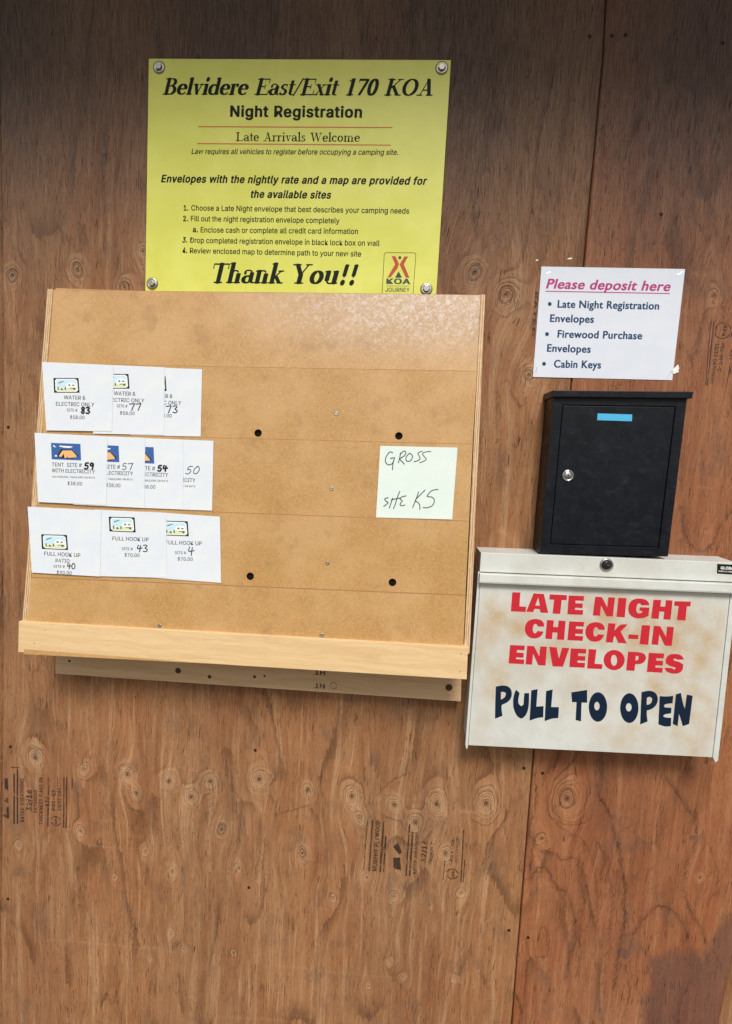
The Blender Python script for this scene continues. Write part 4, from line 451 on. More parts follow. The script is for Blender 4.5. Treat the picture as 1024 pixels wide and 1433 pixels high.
def plywood_mat(name, tan, red, dark, light, seed, line_amt):
    m = mat(name, tan, .62, 0, .3); g = N(m); X, Y, Z = g.xyz()
    kp, kc, kh, wx, dk, lt, st, ag = (g.attr(a) for a in ('ring', 'core', 'halo', 'warp', 'dark', 'lite', 'stain', 'age'))
    U = g.add(X, wx)
    wob = g.mul(g.math('SUBTRACT', g.noise(X, 0, Z, .5, 1, .16, 3, .5, (seed, 0, 3)), .5), .5)
    U = g.add(U, wob)
    big = g.noise(X, 0, Z, .13, 1, .06, 3, .6, (seed, 0, 1)); mid = g.noise(U, 0, Z, .9, 1, .07, 4, .6, (seed, 0, 7))
    c = g.mix(g.sm(g.add(g.mul(big, .6), g.mul(mid, .4)), .36, .64), tan, red)
    fine = g.noise(U, 0, Z, 13, 1, .55, 5, .65, (seed, 0, 2)); mid2 = g.noise(U, 0, Z, 3.6, 1, .16, 4, .6, (seed, 0, 5))
    hair = g.noise(U, 0, Z, 42, 1, 1.3, 3, .6, (seed, 0, 9))
    c = g.mix(g.sm(fine, .46, .66, .0, .36), c, dark); c = g.mix(g.sm(fine, .42, .30, .0, .34), c, light)
    band = g.noise(U, 0, Z, 1.5, 1, .05, 3, .55, (seed, 0, 15)); c = g.mix(g.sm(band, .50, .74, 0, .34), c, dark); c = g.mix(g.sm(band, .46, .32, 0, .30), c, light)
    c = g.mix(g.sm(mid2, .52, .74, 0, .30), c, dark)
    c = g.mix(g.sm(mid2, .47, .28, 0, .32), c, light)
    c = g.mix(g.sm(hair, .40, .66, .20, -.0), c, (.045, .018, .008))
    # growth rings: contour lines of a slow field plus the knots
    fld = g.add(g.mul(g.noise(X, 0, Z, .085, 1, .022, 2.5, .5, (seed, 0, 4)), 13.0), kp)
    jag = g.add(g.mul(g.noise(X, 0, Z, 5, 1, 1.1, 3, .6, (seed, 0, 8)), .40), g.mul(g.mul(g.math('SUBTRACT', g.noise(X, 0, Z, 2.2, 1, 1.7, 3, .6, (seed, 0, 18)), .5), 2.6), kh))
    fr = g.math('FRACT', g.add(fld, jag))
    ring = g.mul(g.sm(fr, .62, .97), g.sm(fr, 1.0, .985))
    pres = g.math('MAXIMUM', g.mul(g.sm(g.noise(X, 0, Z, .3, 1, .1, 2, .5, (seed, 0, 6)), .42, .62), line_amt), g.mul(kh, .62))
    c = g.mix(g.mul(ring, pres), c, (.085, .032, .013))
    c = g.mix(g.mul(g.mul(g.sm(fr, .5, .06), kh), .55), c, light)
    # lifted light fibres, dark checks
    fk = g.noise(U, 0, Z, 17, 1, 2.6, 3, .75, (seed, 0, 11)); fm = g.noise(X, 0, Z, .55, 1, .22, 4, .7, (seed, 0, 12))
    fleck = g.mul(g.sm(fk, .59, .68), g.math('MAXIMUM', g.sm(fm, .45, .60), g.mul(kh, .8)))
    c = g.mix(g.mul(fleck, .62), c, light)
    ck = g.noise(U, 0, Z, 16, 1, .62, 2, .5, (seed, 0, 13)); cm = g.noise(X, 0, Z, .8, 1, .25, 3, .6, (seed, 0, 14))
    pr = g.noise(U, 0, Z, 21, 1, 2.4, 2, .5, (seed, 0, 17)); check = g.math('MAXIMUM', g.mul(g.sm(ck, .62, .68), g.sm(cm, .46, .6)), g.mul(g.sm(pr, .66, .73), .6))
    c = g.mix(g.mul(check, .72), c, (.03, .013, .007))
    c = g.mix(g.mul(kh, .16), c, light)
    c = g.mix(g.math('MINIMUM', g.mul(lt, .55), 1), c, light)
    c = g.mix(g.math('MINIMUM', g.mul(dk, 1.15), .9), c, (.060, .019, .008))
    c = g.mix(g.math('MINIMUM', g.mul(kc, .95), 1), c, (.06, .022, .010))
    bl = g.noise(X, 0, Z, .45, 1, .3, 4, .65, (seed, 0, 21))
    c = g.mix(g.sm(bl, .50, .72, 0, .38), c, (.10, .068, .050))
    stn = g.sm(g.add(st, g.add(g.mul(g.math('SUBTRACT', g.noise(X, 0, Z, .9, 1, .6, 4, .65, (seed, 0, 41)), .5), 1.3), g.mul(g.math('SUBTRACT', g.noise(U, 0, Z, 5, 1, .5, 3, .6, (seed, 0, 42)), .5), .9))), .22, .92); c = g.mix(g.mul(stn, .58), c, (.092, .050, .044))
    aged = g.mix(.9, c, g.mix(g.sm(fine, .4, .6), (.078, .058, .052), (.036, .028, .027)))
    c = g.mix(g.mul(ag, .82), c, aged)
    sp = g.noise(X, 0, Z, 9, 1, 7, 2, .5, (seed, 0, 31)); c = g.mix(g.sm(sp, .74, .80, 0, .5), c, (.05, .03, .02))
    g.col(c)
    g.rough(g.sm(fine, .3, .7, .50, .72))
    hgt = g.add(g.add(g.mul(fine, .55), g.mul(hair, .35)), g.add(g.mul(fleck, .7), g.add(g.mul(check, -1.4), g.add(g.mul(g.mul(ring, pres), -.9), g.add(g.mul(dk, -1.0), g.mul(kc, -1.2))))))
    g.bump(hgt, .0016, 1.0)
    return m
M = {}
M['plyA'] = plywood_mat('weathered_plywood', (.405, .205, .092), (.335, .140, .056), (.130, .052, .021), (.66, .44, .25), 3.1, .55)
M['plyB'] = plywood_mat('red_plywood', (.390, .162, .070), (.305, .100, .040), (.165, .048, .018), (.58, .30, .14), 17.7, .62)

def mdf():
    m = mat('hardboard', (.5, .33, .16), .33, 0, .55); g = N(m); X, Y, Z = g.xyz()
    a = g.noise(X, Y, Z, 7.5, 7.5, 7.5, 5, .7, dist=1.2); b = g.noise(X, Y, Z, .22, .22, .22, 3, .6, (5, 5, 5)); f = g.noise(X, Y, Z, 14, 14, 14, 4, .7, dist=2.5)
    c = g.mix(g.sm(a, .34, .66), (.345, .182, .056), (.510, .300, .100)); c = g.mix(g.sm(b, .35, .65, 0, .5), c, (.56, .35, .16))
    fb = g.noise(X, Y, Z, 5, 9, 9, 5, .8, (4, 4, 4), 3.0); c = g.mix(g.sm(fb, .56, .66, 0, .6), c, (.70, .47, .24)); c = g.mix(g.sm(f, .56, .70, 0, .75), c, (.70, .48, .26)); c = g.mix(g.sm(f, .44, .30, 0, .7), c, (.20, .095, .035))
    s = g.noise(X, Y, Z, .5, .5, .5, 4, .7, (9, 1, 2)); c = g.mix(g.sm(s, .58, .75, 0, .4), c, (.33, .18, .07))
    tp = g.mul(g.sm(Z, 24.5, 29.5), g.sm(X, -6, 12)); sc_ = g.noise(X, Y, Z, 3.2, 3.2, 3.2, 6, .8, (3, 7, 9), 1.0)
    c = g.mix(g.mul(tp, .55), c, (.36, .245, .150)); c = g.mix(g.mul(tp, g.sm(sc_, .46, .62, 0, .8)), c, (.64, .56, .52)); ob = g.noise(X, Y, Z, .35, .35, .35, 4, .7, (1, 2, 9)); c = g.mix(g.sm(ob, .56, .72, 0, .45), c, (.30, .16, .06))  # top right: scuffs plus a pale sheen painted into the colour
    sp = g.noise(X, Y, Z, 5, 5, 5, 2, .5, (7, 7, 1)); c = g.mix(g.sm(sp, .76, .80, 0, .7), c, (.14, .07, .03))
    g.col(c); g.rough(g.sm(a, .3, .7, .34, .48)); g.bump(g.add(f, a), .0003, .5); return m
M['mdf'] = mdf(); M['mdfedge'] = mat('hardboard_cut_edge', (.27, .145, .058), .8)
def lumber(name, c0, c1, c2, along='X', rough=.5, sc=1.0):
    m = mat(name, c0, rough, 0, .4); g = N(m); X, Y, Z = g.xyz()
    A, B = (X, Z) if along == 'X' else (Z, X)
    w_ = g.mul(g.noise(A, B, Y, .12, .5, .5, 3, .6, (2, 2, 2)), 1.6)
    U = g.add(B, w_)
    r = g.noise(A, U, Y, .10*sc, 3.2*sc, 3.2, 4, .6); f = g.noise(A, U, Y, .7*sc, 18*sc, 18, 4, .65); b = g.noise(A, B, Y, .25, .9, .9, 3, .6, (7, 7, 7))
    c = g.mix(g.sm(r, .38, .62), c0, c1); c = g.mix(g.sm(f, .5, .7, 0, .45), c, c2); c = g.mix(g.sm(b, .5, .75, 0, .4), c, c2)
    g.col(c); s_ = g.noise(X, Y, Z, 1.5, 4, 4, 5, .8, (11, 3, 3), 1.5); c = g.mix(g.sm(s_, .58, .72, 0, .35), c, c2); g.col(c); g.bump(g.add(f, r), .0004, .5); return m
M['birch'] = lumber('birch_lip', (.74, .54, .30), (.69, .48, .25), (.56, .37, .18), 'X', .42)
M['pine'] = lumber('pine_lumber', (.58, .40, .235), (.52, .34, .185), (.42, .26, .14), 'X', .6)
def plyedge():
    m = mat('plywood_edge', (.6, .42, .24), .6); g = N(m); X, Y, Z = g.xyz()
    u = g.add(X, g.mul(g.noise(X, Y, Z, .5, .5, .3, 2, .5), .12)); w_ = g.math('FRACT', g.mul(u, 6.2)); f = g.noise(X, Y, Z, 5, 5, 1.2, 4, .7)
    c = g.mix(g.sm(w_, .35, .55), (.62, .44, .25), (.36, .21, .10)); c = g.mix(g.sm(f, .45, .7, 0, .5), c, (.72, .54, .34)); g.col(c); g.bump(w_, .0004, .6); return m
M['edge'] = plyedge()
def yellow():
    m = mat('yellow_sign_plastic', (.70, .72, .045), .42, 0, .5); g = N(m); X, Y, Z = g.xyz()
    v = g.math('FRACT', g.mul(X, 6.0)); n = g.noise(X, Y, Z, .3, .3, .3, 3, .6)
    c = g.mix(g.sm(n, .35, .7), (.625, .635, .095), (.68, .69, .135)); g.col(c)
    g.bump(g.math('PINGPONG', v, .5), .00010, .5); g.rough(g.sm(n, .3, .7, .34, .42)); return m
M['yellow'] = yellow()
def paper(name, rgb, warm=(.80, .80, .78)):
    m = mat(name, rgb, .55, 0, .35); g = N(m); X, Y, Z = g.xyz()
    n = g.noise(X, Y, Z, .6, .6, .6, 3, .6); f = g.noise(X, Y, Z, 1.6, 1.6, .8, 3, .5, (4, 4, 4))
    g.col(g.mix(g.sm(n, .38, .64), rgb, warm)); g.bump(f, .0010, .35); return m
M['paper'] = paper('envelope_paper', (.645, .695, .76), (.675, .72, .755))
M['note'] = paper('note_paper', (.64, .74, .70), (.67, .755, .70))
M['sheet'] = paper('sheet_paper', (.63, .68, .77), (.655, .70, .78))
def blackcoat():
    m = mat('black_powder_coat', (.012, .014, .019), .42, 0, .22); g = N(m); X, Y, Z = g.xyz()
    n = g.noise(X, Y, Z, 1.1, 1.1, 1.1, 4, .7); f = g.noise(X, Y, Z, 40, 40, 40, 2, .5); d = g.noise(X, Y, Z, 7, 7, 7, 4, .75, (3, 3, 3))
    c = g.mix(g.sm(n, .4, .7, 0, .5), (.0035, .005, .009), (.007, .009, .014)); c = g.mix(g.sm(d, .60, .76, 0, .55), c, (.05, .05, .055)); e_ = g.noise(X, Y, Z, .7, .7, 1.6, 5, .75, (13, 1, 5)); c = g.mix(g.sm(e_, .52, .72, 0, .35), c, (.035, .036, .040))
    g.col(c); g.rough(g.sm(n, .3, .7, .34, .5)); g.bump(f, .00015, .4); return m
M['black'] = blackcoat()
def enamel():
    m = mat('stained_white_enamel', (.72, .73, .70), .36, 0, .5); g = N(m); X, Y, Z = g.xyz()
    st = g.attr('stain'); n = g.noise(X, Y, Z, .35, .35, .35, 4, .65); sp = g.noise(X, Y, Z, 8, 8, 8, 4, .8); gr = g.noise(X, Y, Z, 22, 22, 22, 3, .7, (8, 1, 1)); q = g.noise(X, Y, Z, 1.2, 1.2, 1.2, 5, .75, (1, 8, 1))
    c = g.mix(g.sm(n, .4, .65), (.60, .625, .60), (.54, .55, .51))
    s = g.mul(st, g.sm(g.add(g.mul(q, .6), g.mul(sp, .4)), .16, .66))
    c = g.mix(g.math('MINIMUM', g.mul(s, 1.1), .85), c, (.47, .325, .165))
    c = g.mix(g.mul(g.sm(sp, .60, .76), g.math('MULTIPLY_ADD', st, .5, .10)), c, (.40, .25, .12))
    c = g.mix(g.sm(gr, .55, .70, 0, .45), c, (.36, .33, .27))
    sc_ = g.noise(X, Y, Z, .6, .6, 5, 3, .6, (2, 9, 2)); c = g.mix(g.sm(sc_, .68, .75, 0, .3), c, (.48, .47, .44))
    g.col(c); g.rough(g.sm(sp, .4, .7, .34, .6)); g.bump(gr, .00012, .35); return m
M['enamel'] = enamel()
M['steel'] = mat('zinc_steel', (.42, .40, .36), .36, 1.0)
M['chrome'] = mat('chrome', (.45, .45, .45), .25, 1.0)
M['darkmetal'] = mat('dark_metal', (.06, .055, .05), .45, .8)
M['hole'] = mat('bored_hole', (.010, .008, .006), .9, 0, .1)
M['nail'] = mat('nail_head', (.018, .013, .010), .7, 0.0, .2)
M['ink'] = mat('black_print', (.010, .014, .010), .5)
M['greyink'] = mat('grey_print', (.16, .18, .20), .6)
M['midink'] = mat('dark_grey_print', (.075, .085, .10), .6)
M['pen'] = mat('marker_ink', (.012, .014, .018), .5)
M['penthin'] = mat('ballpoint_ink', (.045, .065, .07), .5)
M['redline'] = mat('red_rule', (.55, .10, .03), .5)
M['logored'] = mat('logo_red', (.48, .09, .06), .45)
M['logogreen'] = mat('logo_dark_green', (.05, .085, .07), .45)
M['navy'] = mat('navy_print', (.018, .058, .135), .55)
M['magenta'] = mat('magenta_print', (.42, .060, .21), .55)
M['cherry'] = mat('red_vinyl', (.52, .016, .030), .38)
M['denim'] = mat('navy_vinyl', (.008, .018, .040), .4)
M['sky'] = mat('blue_sticker', (.06, .42, .72), .4)
M['pblue'] = mat('picture_blue', (.025, .10, .32), .6)
M['ppeach'] = mat('picture_peach', (.80, .42, .18), .6)
M['ppale'] = mat('picture_pale_blue', (.50, .70, .80), .6)
M['pgrass'] = mat('picture_grass', (.62, .68, .40), .6)
M['pwhite'] = mat('picture_white', (.80, .82, .80), .6)
M['staple'] = mat('staple_wire', (.6, .6, .6), .3, 1.0)
for k_ in ('ink', 'greyink', 'midink', 'pen', 'penthin', 'navy', 'magenta', 'denim', 'logogreen', 'logored'): M[k_].node_tree.nodes['Principled BSDF'].inputs['Specular IOR Level'].default_value = .12
def stampink():
    m = mat('faded_stamp_ink', (.035, .018, .012), .7); g = N(m); X, Y, Z = g.xyz()
    n = g.noise(X, Y, Z, 9, 9, 2.2, 4, .75); b = g.noise(X, Y, Z, .8, .8, .8, 3, .6, (6, 6, 6)); fi = g.noise(X, Y, Z, 30, 30, 2, 2, .6, (1, 2, 3))
    a = g.sm(g.add(g.mul(n, .62), g.add(g.mul(b, .5), g.mul(fi, .25))), .63, .84, .93, .06)
    tr = g.new('ShaderNodeBsdfTransparent'); mx = g.new('ShaderNodeMixShader'); g.put(mx.inputs[0], a)
    out = g.t.nodes['Material Output']; g.t.links.new(tr.outputs[0], mx.inputs[1]); g.t.links.new(g.b.outputs[0], mx.inputs[2]); g.t.links.new(mx.outputs[0], out.inputs[0]); return m
M['stamp'] = stampink()
def ground():
    m = mat('gravel_concrete', (.30, .28, .25), .85); g = N(m); X, Y, Z = g.xyz()
    n = g.noise(X, Y, Z, .05, .05, .05, 5, .7); f = g.noise(X, Y, Z, 4, 4, 4, 4, .7); g.col(g.mix(g.sm(g.add(g.mul(n, .5), g.mul(f, .5)), .35, .65), (.075, .068, .058), (.14, .125, .105))); g.bump(f, .002, .6); return m
M['ground'] = ground()
M['added_soffit'] = lumber('added_eave_wood', (.20, .15, .11), (.17, .12, .09), (.12, .09, .07), 'X', .7)  # boards of the added, unseen eave

# ------------------------------------------------------------------ frames used below
WALL = Frame((0, 0, 0))
def front(dep): return Frame((0, -dep, 0))

# ================================================================== ground and added eave
bm = bmesh.new(); prism(bm, Frame((0, 0, -ZG), (1, 0, 0), (0, 1, 0)), rect(-1500, -2500, 1600, 300), -6, 0); tag(link('ground', bm, M['ground'], None), kind='structure')

# ================================================================== plywood wall
C1 = crop(0, 1000, 2.56); C2 = crop(360, 1000, 2.56); C3 = crop(720, 1040, 3.368); C4 = crop(800, 0, 3.58); C5 = crop(870, 380, 3.583); C0 = crop(0, 0, 3.412); C6 = crop(610, 100, 3.116); C7 = crop(640, 400, 3.77)
wall = empty('plywood_wall', (0, 0, -ZG), 'brown weathered plywood wall of upright sheets behind the signs and boxes', 'wall')
KN = [(49,1061,24),(117,1077,17),(178,1084,22),(190,1110,17),(236,1094,22),(267,1116,22),(294,1094,21),(362,1091,26),(310,1161,19),(112,1163,14),(26,1183,11),(203,1192,12),(241,1220,14),(160,1228,8),(334,1215,11),(239,1307,9),(257,1328,9),(327,1334,8),(210,1342,7),
 (430,1106,17),(492,1115,24),(503,1145,19),(552,1127,21),(581,1152,24),(611,1126,26),(680,1125,30),(423,1194,16),(623,1195,21),(551,1255,14),(645,1250,11),(466,1257,10),(513,1228,10),(546,1346,9),(564,1367,9),(635,1370,9),(515,1380,8),
 (17,386,22),(108,378,22),(174,402,18),(200,352,16),(664,382,26),(708,413,28),(740,525,18),(640,1450,12),
 (793,1118,34),(757,1174,11),(999,415,15),(979,1228,12),(975,1165,7)]
DKN = {(17,386), (108,378), (174,402), (664,382), (708,413), (740,525), (793,1118), (423,1194), (310,1161)}
DARK = [(C3([(390,200),(400,260),(430,300),(455,370),(475,450),(500,530),(500,580),(520,670),(515,760),(520,830),(500,930),(480,1050),(465,1160)]), .9, 1.0),
 (C3([(95,150),(100,250),(85,330),(70,420),(85,480),(70,600)]), 1.0, .9), (C3([(75,640),(110,590),(150,590),(175,640),(210,690),(240,700),(270,770),(285,850),(275,960),(250,1050),(240,1110)]), .9, .8),
 (C3([(120,510),(180,520),(225,550),(270,540),(298,560),(300,640),(325,720),(320,800),(300,900),(310,990),(290,1100)]), 1.0, .7), (C3([(230,460),(270,430),(330,470),(360,540),(380,640),(390,800),(370,960)]), .9, .45),
 (C3([(380,450),(420,530),(440,620),(460,720),(450,850),(430,1000),(420,1180)]), .9, .55), (C3([(110,930),(125,870),(150,880),(160,930),(150,1000),(120,1010)]), .8, .6),
 (C3([(715,170),(760,230),(810,310),(850,360),(850,470),(815,560),(800,690),(830,800),(870,860),(900,940)]), 1.0, .8), (C3([(560,900),(600,840),(670,770),(740,790),(790,850),(820,920)]), 1.1, .8),
 (C3([(915,470),(940,560),(960,620),(940,700),(910,770)]), .9, .5), (C3([(520,1050),(540,1180),(500,1320)]), 1.0, .6), (C3([(560,900),(540,1000),(560,1130),(600,1200)]), 1.0, .4),
 (C3([(480,380),(520,400),(580,440),(620,480),(700,530),(760,570)]), .5, .2), (C3([(170,270),(190,330),(250,355),(310,330),(340,270),(335,200),(290,190)]), .8, .45), (C3([(150,250),(165,340),(240,385),(340,370),(370,310)]), .8, .4),
 (C3([(45,900),(60,960),(80,1040),(140,1080)]), 1, .5), (C3([(700,1000),(730,1060),(735,1100)]), .6, .5), (C3([(940,980),(980,1080),(1010,1180)]), .6, .5), (C3([(0,1180),(30,1250),(20,1324)]), 1.4, .8),
 (C4([(470,640),(480,770),(510,880),(520,1000),(515,1100),(530,1190)]), .8, .6), (C4([(580,650),(590,850),(600,960),(615,1090),(650,1160)]), 1.0, .7), (C4([(640,820),(650,950),(700,1050),(720,1180),(730,1300)]), .8, .5), (C4([(110,1060),(140,1150),(150,1250)]), .8, .45),
 (C4([(155,640),(140,720),(120,790)]), 1.6, .6), (C4([(715,780),(740,900),(760,1000)]), .8, .4), (C4([(360,1180),(370,1230),(350,1300)]), .6, .4),
 (C5([(290,1180),(310,1300),(350,1380),(400,1405),(450,1370),(490,1280),(552,1200)]), 2.0, .55), (C5([(300,360),(310,400),(350,450),(340,500)]), 1, .5), (C5([(530,330),(500,180),(545,90)]), 1.0, .4),
 (C1([(410,280),(425,190),(470,180)]), .8, .5), (C1([(490,290),(510,350),(515,430),(530,480)]), 2.2, .22), (C1([(100,150),(110,120),(150,130)]), .8, .6), (C1([(330,120),(300,150),(290,180)]), .8, .4),
 (C1([(480,740),(475,840),(478,960)]), .5, .7), (C1([(360,1050),(380,1000),(400,1040),(420,990)]), .9, .6), (C1([(40,740),(60,770),(65,775)]), .9, .6),
 (C2([(60,360),(140,340),(180,330),(210,370),(230,420)]), .9, .45), (C2([(170,450),(150,500),(180,530)]), .8, .4), (C2([(420,300),(480,240),(545,210)]), .7, .5), (C2([(355,0),(352,40)]), 1.8, .7), (C2([(25,440),(20,560)]), .7, .6),
 (C2([(405,660),(410,760)]), .8, .6), (C2([(710,300),(700,340)]), .8, .5),
 (C0([(390,1090),(385,1140),(375,1200)]), 1.0, .8), (C0([(505,740),(508,770)]), 1.0, .7), (C0([(35,590),(40,650)]), 1.2, .5), (C0([(155,840),(165,880)]), 1.2, .5), (C0([(15,1000),(20,1050)]), 1, .6), (C0([(270,1080),(310,1130),(375,1220)]), .8, .4),
 (C6([(95,400),(105,412)]), 1.6, .9), (C6([(222,420),(232,440)]), 1.6, .9), (C6([(440,500),(460,515)]), 1.5, .6), (C7([(230,520),(265,500),(280,560),(320,620),(345,640),(365,590)]), 1.0, .6), (C7([(210,560),(208,830)]), .9, .6), (C7([(220,620),(230,1150)]), .8, .25)]
LITE = [(C1([(757,280),(752,360),(748,440),(752,560)]), 2.2, .8), (C1([(685,345),(688,400),(690,450)]), 2.2, .6), (C1([(683,235),(684,275)]), 2.6, .6), (C1([(300,235),(298,260)]), 1.6, .7), (C1([(160,450),(155,500),(180,430)]), 1.2, .5), (C1([(122,420),(118,500),(110,560)]), 1.8, .4),
 (C1([(475,740),(472,850),(476,960)]), 1.4, .8), (C1([(150,808),(300,815),(470,832),(560,838)]), .4, .32), (C1([(310,468),(440,478),(520,482)]), .5, .3), (C1([(420,622),(560,640),(680,646)]), .4, .32), (C1([(350,85),(520,95),(690,105)]), .6, .25), (C1([(770,1080),(900,1090),(1024,1098)]), .4, .3),
 (C1([(700,500),(690,580)]), 1.2, .5), (C1([(940,470),(925,600)]), 1.4, .5), (C1([(770,660),(765,900)]), 2.2, .3), (C1([(700,880),(695,1000)]), 1.6, .35), (C1([(550,880),(545,1050)]), 1.4, .3), (C1([(570,215),(640,190),(720,205)]), 1.2, .35), (C1([(320,370),(400,380)]), 3.0, .2),
 (C2([(560,330),(565,360)]), 3.0, .7), (C2([(640,360),(628,500),(622,700)]), 1.5, .6), (C2([(670,530),(668,640),(662,700)]), 1.8, .6), (C2([(560,560),(552,760)]), 1.6, .5), (C2([(720,345),(780,350)]), 2.2, .4), (C2([(410,300),(500,305),(600,300)]), 1.6, .35), (C2([(178,290),(178,320)]), 2.0, .6),
 (C2([(640,740),(630,800)]), 5.0, .35), (C2([(695,700),(680,770)]), 4.0, .35), (C2([(820,740),(790,850),(780,1000)]), 3.5, .3), (C2([(800,600),(790,700)]), 2.6, .3), (C2([(150,690),(300,705),(480,730)]), .4, .32), (C2([(60,895),(330,930),(520,945)]), .4, .32), (C2([(0,1085),(120,1100)]), .4, .3), (C2([(0,135),(330,190)]), .4, .2),
 (C2([(180,465),(260,470)]), 2.0, .3), (C3([(130,640),(190,700),(240,790),(260,880)]), 1.2, .4), (C3([(120,1010),(140,1070)]), 2.0, .6), (C3([(210,880),(208,960)]), 1.3, .5), (C3([(500,380),(600,440),(660,500),(735,560)]), .5, .3), (C3([(200,180),(280,170),(320,200)]), 1.4, .4), (C3([(90,170),(92,240)]), 2, .4),
 (C3([(1010,1000),(1000,1100),(992,1200)]), 1.0, .2), (C4([(478,780),(508,880),(520,1000),(515,1100)]), .8, .6), (C4([(585,850),(600,980),(620,1100)]), .9, .6), (C4([(650,1310),(700,1280)]), 7, .35), (C4([(630,1350),(700,1370)]), 8, .35), (C4([(600,1120),(690,1190)]), 5, .25), (C4([(215,590),(190,660)]), 6, .2),
 (C5([(350,10),(430,20)]), 9, .35), (C5([(380,1080),(450,1085)]), 1.6, .5), (C5([(400,1300),(430,1305)]), 2.6, .6), (C5([(290,1200),(290,1330)]), 2.2, .4), (C5([(340,1150),(350,1200)]), 2, .4), (C6([(60,440),(50,600)]), 4, .2), (C6([(370,1000),(360,1240)]), 6, .25), (C7([(330,330),(350,400)]), 9, .3), (C7([(230,1290),(300,1350)]), 5, .35)]
STAIN = C3([(650,1010),(700,975),(760,970),(790,1000),(840,960),(900,1000),(930,890),(1000,810),(1080,810),(1080,1500),(640,1500),(600,1200)])
SPOTS = [((722, 1180), 24, .26), ((706, 1290), 26, .22), ((909, 217), 5, .8), ((865, 57), 5, .7), ((932, 221), 4, .6), ((996, 217), 4, .6), ((874, 240), 3, .5), ((954, 1175), 4, .8), ((969, 1173), 4, .8), ((430, 1106), 4, .9), (C3([(515,980)])[0], 9, .8), (C3([(610,995)])[0], 7, .35), (C3([(560,940)])[0], 8, .3), (C3([(575,350)])[0], 26, .35), (C3([(540,150)])[0], 40, .3), (C3([(420,1190)])[0], 10, .35), (C2([(960,600)])[0], 12, .3), (C2([(120,960)])[0], 30, .2), (C1([(520,310)])[0], 10, .4), (C3([(400,375)])[0], 9, .3)]
